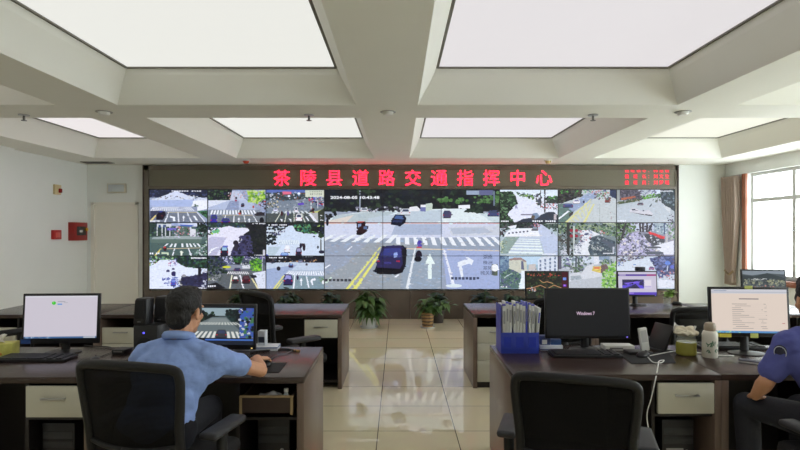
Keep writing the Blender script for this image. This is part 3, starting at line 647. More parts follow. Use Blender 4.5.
q.p((222, 226, 236), 290, 110, 420, 100, 560, 160, 400, 210, 460, 240, 400, 330, 430, 430, 220, 430, 230, 320, 320, 220).p((70, 84, 96), 400, 210, 560, 180, 760, 250, 760, 430, 430, 430, 400, 360, 460, 250)
q.f([(60, 72, 86), (90, 104, 116), (150, 160, 168), (50, 60, 74)], 110, 22, 420, 210, 560, 190, 750, 260, 750, 420, 440, 420).f([(200, 200, 205), (150, 160, 160)], 24, 16, 470, 260, 620, 330, 600, 380, 430, 350).p((80, 88, 104), 600, 220, 760, 290, 760, 380, 720, 360, 580, 240)
q.r((50, 50, 50), 120, 0, 160, 430).r((196, 206, 206), 206, 40, 226, 420).r((110, 130, 140), 205, 0, 240, 50)
for x, y in ((182, 110), (182, 180), (250, 110), (250, 180)): q.e((150, 40, 60), x, y, 22, 20)
q.f([WH, (150, 165, 200), (190, 130, 140), (90, 95, 120)], 70, 17, 280, 110, 480, 110, 480, 180, 380, 240, 300, 290, 250, 290).f([WH, (120, 130, 150)], 40, 18, 220, 280, 330, 290, 300, 420, 220, 420).f([WH, (180, 185, 200)], 20, 22, 40, 330, 110, 300, 130, 420, 40, 420).e((70, 75, 110), 375, 160, 26, 12).f([(190, 120, 120), WH], 14, 16, 560, 120, 630, 110, 620, 180, 570, 180).r((190, 195, 210), 725, 320, 750, 400).ts(600, 745, 400, 16).ts(520, 750, 12, 12, (200, 215, 190))
q = feed((140, 140, 158)); P[1, 5] = q
q.r((190, 200, 225), 200, 0, 520, 120).f([(60, 80, 60), (80, 110, 70), G2, (110, 140, 90)], 150, 24, 0, 0, 250, 0, 250, 120, 150, 160, 60, 280, 0, 280).f([(60, 60, 76), (110, 100, 120), WH], 90, 20, 240, 0, 480, 0, 480, 130, 260, 130)
for a, b in ((120, 50), (300, 310), (340, 345), (400, 392), (470, 410)): q.p((56, 52, 60), a, 0, a+26, 0, b+26, 270 if a < 200 else 130, b, 270 if a < 200 else 130)
q.r((150, 168, 182), 500, 0, 680, 160).f([(120, 136, 156), (190, 205, 215), (90, 104, 130)], 50, 20, 500, 0, 680, 0, 680, 150, 500, 150).r((70, 84, 120), 630, 0, 645, 160).f([(90, 130, 90), WH, (170, 180, 170)], 50, 20, 690, 20, 770, 20, 770, 220, 690, 220)
q.p((176, 172, 210), 160, 150, 300, 130, 420, 230, 600, 330, 760, 260, 760, 430, 20, 430, 60, 270).f([(110, 110, 130), (200, 200, 226), (150, 150, 180), (80, 84, 100), (215, 210, 210)], 330, 22, 60, 250, 180, 150, 320, 140, 440, 250, 600, 330, 640, 430, 20, 430)
q.p((70, 72, 82), 360, 160, 450, 150, 640, 210, 640, 320, 560, 340, 430, 260).f([(90, 92, 104), (50, 52, 62), WH], 50, 18, 380, 160, 450, 160, 630, 220, 630, 310, 450, 260).p((206, 52, 60), 430, 128, 500, 140, 640, 190, 640, 220, 580, 214, 520, 180, 440, 158).r((186, 184, 190), 652, 150, 684, 300).p((224, 226, 240), 400, 340, 760, 240, 760, 420, 640, 420, 560, 360).e((90, 96, 110), 500, 400, 130, 22).e((80, 84, 96), 500, 330, 100, 16)
q = feed((150, 178, 196)); P[2, 3] = q
q.r((186, 212, 236), 0, 0, 781, 120).p((104, 128, 156), 0, 0, 130, 0, 130, 220, 0, 260).f([(80, 104, 140), (130, 156, 180)], 40, 20, 10, 0, 125, 0, 125, 200, 10, 230)
q.p((200, 202, 190), 130, 60, 180, 30, 240, 60, 290, 40, 360, 80, 370, 220, 130, 240).p((150, 130, 130), 130, 50, 200, 28, 290, 30, 360, 75, 350, 90, 280, 60, 140, 70).p((96, 100, 130), 290, 70, 320, 80, 330, 190, 290, 180).p((196, 190, 190), 390, 120, 480, 110, 500, 220, 390, 220).f([(70, 90, 120), WH], 30, 16, 380, 170, 500, 170, 500, 260, 360, 260)
q.p((212, 220, 236), 510, 60, 560, 20, 781, 0, 781, 260, 510, 230)
for i in range(4):
    for j in range(4): q.r((110, 126, 156), 530+i*64, 60+j*50-i*14, 556+i*64, 96+j*50-i*14)
q.p((84, 110, 108), 20, 250, 130, 170, 250, 220, 290, 280, 260, 430, 20, 430).f([(70, 100, 90), (110, 140, 120), (60, 70, 100), (90, 96, 130)], 110, 24, 20, 220, 130, 170, 270, 240, 280, 300, 250, 430, 20, 430).p((225, 236, 246), 290, 200, 400, 200, 420, 440, 250, 440, 290, 300).p((190, 205, 210), 60, 290, 170, 225, 172, 232, 66, 298).ts(25, 110, 400, 22, n=4)
q = feed((176, 184, 196)); P[2, 4] = q
q.r((200, 210, 226), 60, 0, 560, 100).f([(120, 140, 150), (80, 100, 90), WH, (110, 110, 150), (90, 120, 90)], 150, 22, 20, 0, 440, 0, 440, 150, 320, 200, 20, 160).r((80, 90, 104), 230, 0, 255, 240).r((80, 96, 96), 265, 30, 290, 220).p((70, 74, 100), 270, 160, 300, 150, 340, 190, 290, 210).f([(90, 120, 80), (70, 80, 70), (120, 130, 130)], 60, 20, 140, 140, 330, 130, 330, 240, 200, 250)
q.r((220, 224, 236), 480, 0, 540, 120).r((130, 150, 176), 545, 0, 700, 60).f([(60, 90, 90), (110, 140, 80), (90, 110, 110)], 50, 20, 540, 60, 740, 50, 740, 120, 560, 120)
q.p((206, 210, 220), 380, 140, 480, 110, 470, 200, 600, 240, 620, 430, 150, 430, 160, 230, 330, 220).p((160, 170, 182), 170, 270, 300, 260, 320, 310, 180, 330).p((184, 190, 200), 160, 340, 600, 270, 600, 430, 160, 430)
q.p((206, 186, 96), 450, 200, 470, 145, 570, 140, 570, 230, 540, 225).p((212, 130, 90), 480, 150, 555, 146, 555, 180, 480, 182).p((110, 90, 90), 570, 130, 640, 110, 680, 170, 640, 220, 570, 235)
q.f([(110, 170, 70), (140, 190, 90), (80, 130, 70), (170, 205, 130)], 190, 24, 590, 430, 600, 230, 700, 130, 770, 80, 770, 430).r((180, 185, 200), 686, 0, 696, 140).r((90, 90, 110), 0, 0, 50, 180).f([WH, (180, 185, 200)], 30, 16, 30, 160, 210, 160, 210, 260, 160, 250, 40, 210)
q = feed((196, 206, 224)); P[2, 5] = q
q.f([(70, 60, 70), (110, 120, 110), (80, 90, 130), WH, (150, 140, 160)], 120, 20, 0, 0, 440, 0, 300, 60, 60, 90, 0, 120).p((206, 216, 232), 300, 50, 500, 40, 520, 130, 500, 200, 0, 200, 0, 160, 100, 90).p((78, 86, 128), 440, 40, 640, 0, 781, 0, 781, 240, 570, 300, 500, 140).f([(70, 80, 130), (100, 110, 160), (50, 54, 90), (120, 130, 180), (90, 80, 110)], 170, 24, 440, 40, 640, 0, 781, 0, 781, 240, 580, 280, 500, 120)
q.e((100, 130, 210), 680, 100, 36, 30).e((100, 110, 200), 740, 150, 26, 24).p((190, 200, 220), 676, 130, 690, 130, 680, 220, 664, 220).f([WH, (90, 90, 120), (190, 130, 140)], 60, 16, 560, 200, 770, 220, 770, 320, 570, 310).p((220, 224, 238), 560, 310, 770, 330, 770, 420, 560, 420).f([WH, (120, 140, 200), (90, 110, 110)], 20, 15, 30, 90, 110, 80, 100, 140, 30, 140).car((215, 225, 240), 245, 130, 60, 40, (120, 150, 200)).car((150, 110, 150), 470, 165, 70, 40, (90, 80, 120))
q.p((190, 200, 210), 0, 200, 500, 200, 560, 434, 0, 434)
# the big junction picture in the middle
B = Pic(13, 10, 768, 438, (150, 160, 182))
B.r((24, 28, 34), 0, 0, 781, 106).f([BK, (34, 44, 40), (50, 66, 50), (30, 34, 46)], 260, 15, 0, 10, 781, 10, 781, 100, 0, 105).f([(70, 110, 60), (90, 130, 80)], 60, 11, 480, 40, 640, 50, 720, 20, 768, 20, 768, 70, 600, 70, 500, 60).r((150, 165, 190), 625, 14, 680, 32).r((96, 100, 140), 680, 12, 740, 34)
B.p((218, 230, 236), 13, 150, 60, 122, 200, 105, 420, 96, 620, 92, 700, 110, 768, 135, 768, 200, 13, 210).p((178, 192, 200), 60, 122, 250, 104, 330, 106, 180, 160, 13, 175).p((186, 200, 214), 200, 135, 420, 100, 520, 100, 520, 150, 200, 155).p((214, 206, 200), 13, 150, 140, 120, 90, 170, 13, 190)
B.p((204, 210, 232), 13, 158, 768, 156, 768, 214, 13, 222).p((168, 180, 206), 320, 158, 520, 158, 520, 205, 300, 205).p((198, 204, 218), 545, 172, 768, 166, 768, 206, 560, 208).p((176, 186, 206), 550, 176, 700, 172, 740, 196, 570, 202)
B.p((196, 212, 220), 640, 90, 768, 130, 768, 170, 660, 100)
B.f([(60, 60, 74), (120, 120, 140), WH, (30, 30, 40)], 60, 8, 150, 88, 340, 84, 400, 96, 340, 106, 150, 106).f([BK, (60, 60, 60)], 20, 9, 18, 120, 60, 105, 60, 130, 18, 145)
B.p((30, 42, 38), 612, 108, 640, 78, 690, 76, 704, 114).f([(24, 34, 32), (44, 60, 50)], 40, 9, 615, 108, 640, 78, 690, 76, 700, 112).p(WH, 590, 78, 640, 76, 640, 92, 590, 92).car((60, 70, 116), 742, 112, 48, 24).r((150, 160, 180), 164, 14, 169, 100).r((110, 120, 150), 742, 14, 748, 80)
B.p((146, 158, 178), 13, 232, 768, 220, 768, 260, 13, 300).p((150, 158, 168), 13, 240, 460, 240, 520, 438, 13, 438).p((150, 160, 180), 13, 240, 200, 240, 110, 330, 13, 380).p((160, 174, 214), 520, 262, 768, 274, 768, 438, 540, 438).p((148, 162, 180), 350, 268, 520, 264, 520, 438, 340, 438)
for k in range(7): B.p((226, 232, 240), 46+k*44, 204, 66+k*44, 204, 36+k*44-(7-k)*4, 234+k*1.0, 12+k*44-(7-k)*4, 232+k)
for k in range(12): B.p((230, 235, 244), 322+k*37, 214, 340+k*37, 214, 340+k*40+max(0, k-4)*1.5, 248+k*.6, 320+k*40+max(0, k-4)*1.5, 246+k*.6)
B.p((216, 200, 180), 340, 262, 768, 272, 768, 276, 340, 267).p((200, 120, 120), 13, 152, 768, 153, 768, 156, 13, 155)
B.p((224, 222, 120), 252, 258, 258, 258, 118, 438, 104, 438).p((224, 222, 120), 248, 284, 252, 292, 152, 438, 136, 438).p((220, 226, 234), 402, 262, 408, 262, 376, 438, 362, 438).p((226, 230, 244), 524, 270, 532, 270, 576, 424, 562, 424).p(WH, 108, 272, 130, 254, 134, 256, 114, 274).p(WH, 14, 344, 36, 330, 40, 333, 16, 350).p((200, 220, 210), 14, 410, 40, 385, 46, 388, 24, 412).e((214, 226, 235), 570, 424, 36, 8)
B.up((226, 240, 240), 468, 286, 46, 108).p((226, 232, 244), 586, 322, 624, 308, 620, 292, 656, 314, 646, 338, 640, 326, 604, 338, 612, 382, 602, 388).p(WH, 312, 386, 330, 374, 336, 376, 322, 388)
# the purple car
B.p((20, 18, 30), 228, 362, 240, 330, 262, 256, 352, 250, 368, 270, 364, 330, 350, 366, 318, 376, 240, 372).p((44, 40, 84), 238, 318, 262, 262, 280, 252, 340, 250, 356, 264, 350, 330, 338, 350, 240, 344).p((56, 62, 130), 256, 296, 272, 264, 340, 262, 346, 298).p((150, 170, 230), 310, 284, 326, 280, 330, 298, 312, 302).p((24, 24, 36), 346, 262, 364, 270, 362, 316, 350, 328).r((170, 40, 70), 240, 314, 252, 320).r((170, 40, 70), 322, 314, 338, 321).r((62, 58, 130), 270, 320, 300, 329).p((14, 14, 22), 234, 346, 340, 350, 320, 374, 232, 366)
# other traffic
B.p((22, 24, 44), 298, 160, 302, 142, 318, 118, 356, 120, 366, 134, 362, 152, 340, 166).p((70, 96, 150), 312, 136, 322, 122, 350, 124, 356, 140).p((40, 50, 90), 306, 142, 350, 144, 346, 154, 304, 152)
B.p((44, 24, 30), 152, 196, 152, 152, 190, 148, 190, 164, 204, 166, 200, 188, 176, 204).r((190, 80, 80), 156, 148, 186, 153).p((130, 150, 190), 158, 158, 172, 156, 172, 172, 158, 172).r((90, 110, 150), 182, 168, 198, 180).e((24, 20, 24), 164, 200, 14, 6)
B.car((210, 215, 226), 362, 106, 44, 26).p((226, 228, 236), 376, 104, 380, 86, 412, 82, 424, 94, 420, 104).p((190, 205, 196), 448, 104, 450, 72, 476, 68, 480, 74, 478, 100).p((110, 116, 170), 426, 104, 428, 78, 450, 74, 450, 106).r((230, 232, 240), 428, 76, 450, 86).car((70, 66, 100), 540, 116, 36, 30).e((30, 28, 44), 25, 150, 6, 16).car((206, 212, 220), 185, 98, 34, 16)
B.e((34, 26, 44), 420, 296, 15, 24).e((90, 80, 170), 424, 244, 12, 16).e((20, 18, 28), 416, 308, 16, 12).r((190, 70, 80), 410, 256, 434, 262).e((70, 60, 160), 424, 236, 7, 8)
B.p((90, 100, 84), 735, 330, 760, 330, 760, 380, 735, 380).e((235, 238, 244), 748, 346, 16, 16)
B.detail(1500, 8, .09)
B.text((238, 240, 248), '2024-08-05 10:43:48', 38, 50, 17, 1.5, 0.5)
for k, tx in enumerate(('湖南', '株洲', '茶陵')): B.text((50, 60, 90), tx, 696, 306+k*24, 19, 1.12, 0)
B.text((50, 60, 90), '城关镇', 684, 375, 19, 1.12, 0)
B.ts(558, 700, 386, 13, (60, 68, 96), n=9).ts(14, 150, 394, 13, (60, 62, 70), n=8)
for q in P.values(): q.detail(420, 15)
del q

t = T('video_wall', 'wall wide bank of 27 lit traffic camera screens under the red sign', 'video wall', ((SX0+SX1)/2, YB-.10, SZ0))
pw = (SX1-SX0)/9; ph = (SZ1-SZ0)/3
MB().box(-(SX1-SX0)/2, (SX1-SX0)/2, .03, .10, 0, SZ1-SZ0).build('back_rack', bezel, t, smooth=0)
for r_ in range(3):
    for c_ in range(9):
        x = -(SX1-SX0)/2+pw*(c_+.5); z = (2-r_+.5)*ph
        o = MB().box(-pw/2+.001, pw/2-.001, 0, .03, -ph/2+.001, ph/2-.001).build('screen', bezel, t, (x, 0, z), smooth=0)
        g = .0075
        if 3 <= c_ < 6:
            u = c_-3; B.build('picture', pw-2*g*.6, ph-2*g*.6, o, (0, -.002, 0), (u/3, r_/3, (u+1)/3, (r_+1)/3), m=WALLPIC)
        else:
            P[r_, c_ if c_ < 3 else c_-3].build('picture', pw-2*g, ph-2*g, o, (0, -.002, 0), m=WALLPIC)

# ---------------- wall fittings ----------------
red_paint = mat('red_paint', (176, 32, 28), rough=.4, var=.05)
t = T('fire_control_box', 'red metal fire control box on the left wall near the door', 'fire box', (XL, 9.30, 1.38), 0)
MB().box(0, .10, -.20, .20, 0, .31, .008).build('case', mat('dark_red_paint', (150, 34, 30), rough=.4, var=.05), t)
MB().box(.10, .106, -.12, .14, .09, .24, .003).build('window', mat('dark_window', (46, 46, 48), rough=.2), t)
MB().box(.106, .11, -.05, .03, .14, .18).build('nameplate', white_plastic, t, smooth=0)
MB().cyl((.10, .165, .19), (.12, .165, .19), .026).build('knob', mat('yellow_plastic', (225, 180, 30), rough=.4), t)
t = T('fire_alarm_button', 'small square red fire alarm button on the left wall', 'fire alarm', (XL, 8.75, 1.41), 0)
MB().box(0, .05, -.10, .10, 0, .15, .008).build('case', red_paint, t)
MB().box(.05, .055, -.06, .06, .03, .11, .003).build('push_plate', mat('pale_red', (210, 90, 80), rough=.3), t)
t = T('strobe_alarm', 'beige sounder strobe high on the left wall above the red button', 'fire alarm', (XL, 8.78, 2.13), 0)
MB().box(0, .04, -.08, .08, 0, .16, .008).build('case', mat('beige_plastic', (214, 196, 150), rough=.4), t)
MB().box(.04, .07, -.005, .06, .03, .10, .01).build('lens', mat('dark_red_lens', (140, 30, 30), rough=.2), t)
t = T('exit_sign', 'pale unlit exit sign box on the wall above the white door', 'sign', ((117.5-VX)/F*YB, YB, CAMZ+(230-193)/F*YB), 0)
MB().box(-.165, .165, -.05, 0, 0, .165, .008).build('case', mat('cream_case', (206, 202, 186), rough=.4), t)
MB().box(-.14, .14, -.055, -.05, .02, .145, .002).build('face', mat('pale_grey_face', (196, 204, 206), rough=.25), t)

# ceiling fittings
for k, (px, lab) in enumerate(((104, 'left'), (388, 'central'), (683, 'right'))):
    t = T('smoke_detector', 'small white smoke detector on the %s long ceiling beam' % lab, 'smoke detector', ((px-VX)/F*5.31, 5.31, ZC), 0, 'smoke detectors on the ceiling beams')
    MB().lathe([(0, -.035), (.04, -.034), (.052, -.02), (.055, 0), (0, 0)]).build('sensor_head', white_plastic, t)
    MB().lathe([(0, -.006), (.075, -.006), (.078, 0), (0, 0)]).build('base_ring', mat('grey_ring', (150, 150, 144), rough=.4), t)
for k, (px, lab) in enumerate(((24, 'above the left wall side'), (309, 'left of the central beam'), (593, 'right of the central beam'))):
    t = T('fire_sprinkler', 'tiny metal fire sprinkler under the cross beam, %s' % lab, 'sprinkler', ((px-VX)/F*5.45, 5.45, ZC), 0, 'fire sprinklers under the cross beam')
    MB().lathe([(0, -.01), (.05, -.008), (.05, 0), (0, 0)]).build('escutcheon', chrome, t)
    MB().cyl((0, 0, -.055), (0, 0, 0), .011).cyl((0, 0, -.06), (0, 0, -.055), .026).build('sprinkler_head', mat('grey_metal', (110, 110, 108), rough=.4, metal=.6), t)
for px, c, lab in ((246, (190, 70, 40), 'small red dome sensor on the ceiling above the left of the LED sign'), (548, (206, 186, 130), 'small beige dome sensor on the ceiling above the right of the LED sign')):
    t = T('dome_sensor', lab, 'sensor', ((px-VX)/F*9.0, 9.0, ZC), 0)
    MB().lathe([(0, -.06), (.03, -.055), (.05, -.03), (.05, -.012), (0, -.012)]).build('dome', mat('dome_%d' % c[0], c, rough=.3), t)
    MB().lathe([(0, -.014), (.065, -.014), (.065, 0), (0, 0)]).build('base_ring', white_plastic, t)
t = T('air_vent', 'dark slatted air vent in the ceiling above the white door', 'vent', (-5.1, 9.25, ZC), 0)
MB().box(-.24, .24, -.1, .1, -.012, 0).build('frame', mat('vent_frame', (150, 148, 140), rough=.5), t, smooth=0)
mb = MB()
for k in range(6): mb.box(-.22, .22, -.085+k*.031, -.07+k*.031, -.016, -.012)
mb.build('slats', mat('vent_slats', (70, 70, 68), rough=.5), t, smooth=0)

# ---------------- desks ----------------
DW = 1.2; DD = 0.80
def desk(label, x0, y0, ped='single', left_ped=False, dw=DW, group=None, seed=0, open_drawer=False):
    """one desk unit: x0 its left edge, y0 its front (user) edge"""
    t = T('office_desk', label, 'desk', (x0+dw/2, y0, 0), 0, group)
    h = dw/2; th = .04
    MB().box(-h+.001, h-.001, 0, DD, DZ-.035, DZ, .003).build('desktop', walnut, t)
    for sx in (-1, 1):
        MB().box(min(sx*(h-.001), sx*(h-th)), max(sx*(h-.001), sx*(h-th)), .0, DD, 0, DZ-.035, .002).build('side_panel', walnut_side, t)
    MB().box(-h+th, h-th, DD-.10, DD-.08, .012, DZ-.035).build('back_panel', dark_board, t, smooth=0)
    # single drawer cabinet on the right
    pw_ = .33; a = h-th-pw_; b = h-th
    MB().box(a-.02, a, .03, DD-.10, 0, DZ-.035).build('divider', dark_board, t, smooth=0)
    MB().box(a, b, .03, DD-.10, DZ-.25, DZ-.235).build('drawer_shelf', dark_board, t, smooth=0)
    MB().box(a, b, .03, DD-.10, .06, .08).build('bottom_shelf', dark_board, t, smooth=0)
    if open_drawer:
        d = MB(); y = -.03
        d.box(a+.02, b-.02, y, y+.018, DZ-.20, DZ-.105).box(a+.02, a+.032, y, y+.5, DZ-.20, DZ-.105).box(b-.032, b-.02, y, y+.5, DZ-.20, DZ-.105).box(a+.02, b-.02, y, y+.5, DZ-.20, DZ-.19)
        dr = d.build('drawer', mat('brown_drawer_box', (58, 44, 38), rough=.5, var=.1, scale=12), t, smooth=0)
        MB().box(a+.016, a+.03, y-.004, y, DZ-.20, DZ-.105).box(b-.03, b-.016, y-.004, y, DZ-.20, DZ-.105).box(a+.016, b-.016, y-.004, y+.02, DZ-.105, DZ-.098).build('raw_edge', mat('chipboard_edge', (150, 128, 90), rough=.7, var=.1), dr, smooth=0)
    else:
        dr = MB().box(a+.004, b-.004, -.002, .018, DZ-.225, DZ-.05, .002).build('drawer', cream, t)
        MB().box(a+pw_/2-.07, a+pw_/2+.07, -.022, -.016, DZ-.125, DZ-.112, .002).box(a+pw_/2-.065, a+pw_/2-.055, -.018, 0, DZ-.123, DZ-.114).box(a+pw_/2+.055, a+pw_/2+.065, -.018, 0, DZ-.123, DZ-.114).build('handle', chrome, dr)
    if left_ped:
        a = -h+th+.0; b = a+.36
        MB().box(b, b+.02, .03, DD-.10, 0, DZ-.035).build('divider', dark_board, t, smooth=0)
        zz = [(.06, .27), (.275, .44), (.445, .60)]
        for z0, z1 in zz:
            dr = MB().box(a+.004, b-.004, .01, .03, z0, z1, .002).build('drawer', cream, t)
            MB().box(a+.12, a+.26, -.012, -.006, z1-.05, z1-.038, .002).box(a+.125, a+.135, -.008, .012, z1-.048, z1-.04).box(a+.245, a+.255, -.008, .012, z1-.048, z1-.04).build('handle', chrome, dr)
        MB().box(a, b, .03, DD-.10, 0, .055).build('cabinet_kick', dark_board, t, smooth=0)
    return t
Y1 = 3.07; Y2 = 5.34
GR = 'dark walnut office desks'
desk('front left dark walnut desk with an opened brown drawer, beside the aisle', -.53-DW, Y1, open_drawer=True, group=GR)
desk('front left dark walnut desk under the white screen and tissue box', -.53-2*DW, Y1, group=GR)
desk('front right dark walnut desk holding the blue file rack, beside the aisle', .66, Y1+.06, group=GR)
desk('front right dark walnut desk under the document screen, at the frame edge', .66+DW, Y1+.06, group=GR)
desk('back left walnut desk with a cream drawer, beside the aisle', -.55-DW, Y2, group=GR)
desk('back left walnut desk behind the man in the blue shirt', -.55-2*DW, Y2, left_ped=True, group=GR)
desk('back left walnut desk at the far left, nearest the white wall', -.55-3*DW, Y2, left_ped=True, group=GR)
desk('back right walnut desk with a stack of white drawers, beside the aisle', .74, Y2+.03, left_ped=True, group=GR)
desk('back right walnut desk under the purple web page screen', .74+DW, Y2+.03, group=GR)
desk('back right walnut desk at the far right, beside the curtain', .74+2*DW, Y2+.03, group=GR)

# ---------------- chairs ----------------
def meshmat():
    m = bpy.data.materials.new('black_chair_mesh'); m.use_nodes = True; N = m.node_tree.nodes; L = m.node_tree.links; b = N['Principled BSDF']
    b.inputs['Base Color'].default_value = lin((12, 12, 13)); b.inputs['Roughness'].default_value = .8; b.inputs['Specular IOR Level'].default_value = .15
    tc = N.new('ShaderNodeTexCoord'); wv = N.new('ShaderNodeTexWave'); wv.inputs['Scale'].default_value = 60; wv.bands_direction = 'Z'
    mp = N.new('ShaderNodeMapRange'); mp.inputs[3].default_value = .945; mp.inputs[4].default_value = .99
    L.new(tc.outputs['Object'], wv.inputs['Vector']); L.new(wv.outputs['Fac'], mp.inputs[0]); L.new(mp.outputs[0], b.inputs['Alpha'])
    return m
MESH = meshmat()
frame_pl = mat('chair_frame_plastic', (18, 19, 21), rough=.5, spec=.35, var=.05, scale=20)
pad_pl = mat('armrest_pad', (40, 41, 46), rough=.5, var=.06, scale=30, bump=.15, bscale=200)
def task_chair(name, label, loc, rz, group):
    t = T(name, label, 'chair', (*loc, 0), rz, group)
    W2 = .255; zt = .985; zb = .55
    def back(u, z):   # gentle curve of the backrest
        y = -.27-.06*(z-zb)/(zt-zb)*(1 if z > zb else 0)+.045*(u/W2)**2
        return y
    pts = []
    for u, z in ((-.215, zb), (-.228, .70), (-.243, .85), (-.246, .93), (-.225, .968), (-.12, .982), (0, zt), (.12, .982), (.225, .968), (.246, .93), (.243, .85), (.228, .70), (.215, zb), (.11, zb-.015), (0, zb-.02), (-.11, zb-.015)):
        pts.append((u, back(u, z), z))
    MB().tube(pts, .021, n=10, smooth=4, closed=True).build('backrest_frame', frame_pl, t, smooth=60)
    MB().tube([(-.215, back(.21, .625), .628), (-.1, back(.1, .61), .61), (.1, back(.1, .61), .61), (.215, back(.21, .625), .628)], .013, smooth=4).build('lumbar_rail', frame_pl, t, smooth=60)
    def g(u, v):
        z = zb+v*(zt-zb); hw = .215+(.246-.215)*min(1, v*1.3)
        if v > .9: hw -= .04*((v-.9)/.1)**2
        x = (u*2-1)*hw; return (x, back(x, z), z)
    MB().grid(g, 16, 14).build('backrest_mesh', MESH, t, smooth=180)
    MB().tube([(0, -.29, .62), (0, -.32, .52), (0, -.24, .42), (0, -.1, .405)], [.028, .032, .034, .03], n=10, smooth=5, flat=.6).build('spine', frame_pl, t, smooth=60)
    MB().box(-.25, .25, -.24, .25, .42, .50, .035, seg=3).build('seat', black_cloth, t, smooth=60)
    for sx in (-1, 1):
        a = MB().tube([(sx*.20, -.02, .40), (sx*.29, -.03, .43), (sx*.30, -.04, .55), (sx*.30, -.03, .625)], [.02, .022, .026, .026], n=10, smooth=4).build('armrest', frame_pl, t, smooth=60)
        MB().box(sx*.30-.045, sx*.30+.045, -.16, .12, .625, .66, .016, seg=3).build('pad', pad_pl, a, smooth=60)
    MB().cyl((0, 0, .12), (0, 0, .30), .035).cyl((0, 0, .30), (0, 0, .42), .022).build('gas_column', black_plastic, t)
    MB().box(-.12, .12, -.10, .10, .395, .422, .01).build('seat_mechanism', black_plastic, t)
    for k in range(5):
        A = 2*pi*k/5+.3; ex = Vector((cos(A), sin(A), 0))
        MB().tube([ex*.02+Vector((0, 0, .14)), ex*.16+Vector((0, 0, .115)), ex*.30+Vector((0, 0, .075))], [.035, .028, .02], n=8, smooth=3, flat=.7).build('base_arm', black_plastic, t, smooth=60)
        sd = Vector((-sin(A), cos(A), 0))
        MB().cyl(ex*.31+sd*.012+Vector((0, 0, .03)), ex*.31+sd*.03+Vector((0, 0, .03)), .03).cyl(ex*.31-sd*.03+Vector((0, 0, .03)), ex*.31-sd*.012+Vector((0, 0, .03)), .03).cyl(ex*.31-sd*.012+Vector((0, 0, .03)), ex*.31+sd*.012+Vector((0, 0, .03)), .008).cyl(ex*.31+Vector((0, 0, .03)), ex*.31+Vector((0, 0, .075)), .01).build('castor', black_plastic, t)
    return t
CG = 'black mesh office chairs'
c0 = task_chair('office_chair', 'black mesh office chair the man in the blue shirt sits on', (-1.10, 2.63), R(-13), CG)
def chair2(label, x, y, rz, sc=1.0):
    c = copy_tree(c0); c.location = (x, y, 0); c.rotation_euler = (0, 0, rz); c['label'] = label
    c.scale = (1, 1, sc); return c
chair2('empty black mesh office chair in the right foreground, armrests showing', .83, 2.56, R(-18), .96)
chair2('black mesh chair turned sideways beyond the left man and his screen', -.93, 4.55, R(-48), 1.08)
chair2('black mesh chair behind the jar and thermos bottle', 2.52, 4.85, R(4), .92)
chair2('black mesh chair hidden behind the black screen and file rack', 1.38, 4.85, R(3), 1.0)
chair2('black chair of the person in uniform at the right frame edge', 2.22, 2.60, R(6), .96)
t = T('visitor_chair', 'low black chair with a curved arm rail behind the tissue box', 'chair', (-3.42, 4.55, 0), R(20))
MB().box(-.24, .24, -.24, .24, .40, .46, .03, seg=3).build('seat', black_cloth, t, smooth=60)
MB().tube([(-.28, .26, .62), (-.29, .1, .70), (-.27, -.15, .725), (-.14, -.27, .73), (.14, -.27, .73), (.27, -.15, .725), (.29, .1, .70), (.28, .26, .62)], .028, n=10, smooth=5).build('arm_rail', frame_pl, t, smooth=60)
for sx in (-1, 1):
    for sy in (-1, 1):
        MB().tube([(sx*.24, sy*.24, 0), (sx*.255, sy*.23, .42), (sx*.275, .2 if sy > 0 else -.17, .66 if sy > 0 else .72)], .016, smooth=3).build('leg', frame_pl, t, smooth=60)
MB().cyl((.29, .22, .655), (.315, .22, .655), .014).build('bolt', chrome, t)

# ---------------- monitors ----------------
def monitor(name, label, x, y, w_, h_, gap, rz, pic, bz=.016, chin=.03, tilt=-4, group=None, led=None, base=DZ):
    t = T(name, label, 'monitor', (x, y, base), rz, group)
    M = Matrix.Translation((0, 0, gap)) @ Matrix.Rotation(R(tilt), 4, 'X')
    h = MB().box(-w_/2, w_/2, 0, .022, 0, h_, .004, M=M).box(-w_/2+.06, w_/2-.06, .02, .05, .05, h_-.05, .012, M=M).build('housing', black_plastic, t)
    if pic:
        o = pic.build('picture', w_-2*bz, h_-bz-chin, h, M @ Vector((0, -.0015, chin+(h_-bz-chin)/2)), rot=(R(tilt), 0, 0))
    MB().tube([(0, .055, gap+h_*.45), (0, .075, gap+h_*.2), (0, .07, .012)], [.026, .026, .03], n=10, smooth=4, flat=.5).build('stand', black_plastic, t, smooth=60)
    MB().lathe([(0, 0), (.115, 0), (.115, .006), (.05, .014), (0, .014)], c=(0, .06, 0), n=36, M=Matrix.Diagonal((1, .75, 1, 1))).build('foot', black_plastic, t)
    if led: MB().box(w_/2-.03, w_/2-.02, -.002, 0, .008, .013, M=M).build('power_light', mat('power_led_%d' % led[2], led, rough=.4, emit=led, es=1.2), t, smooth=0)
    return t
MGR = 'computer monitors on the desks'
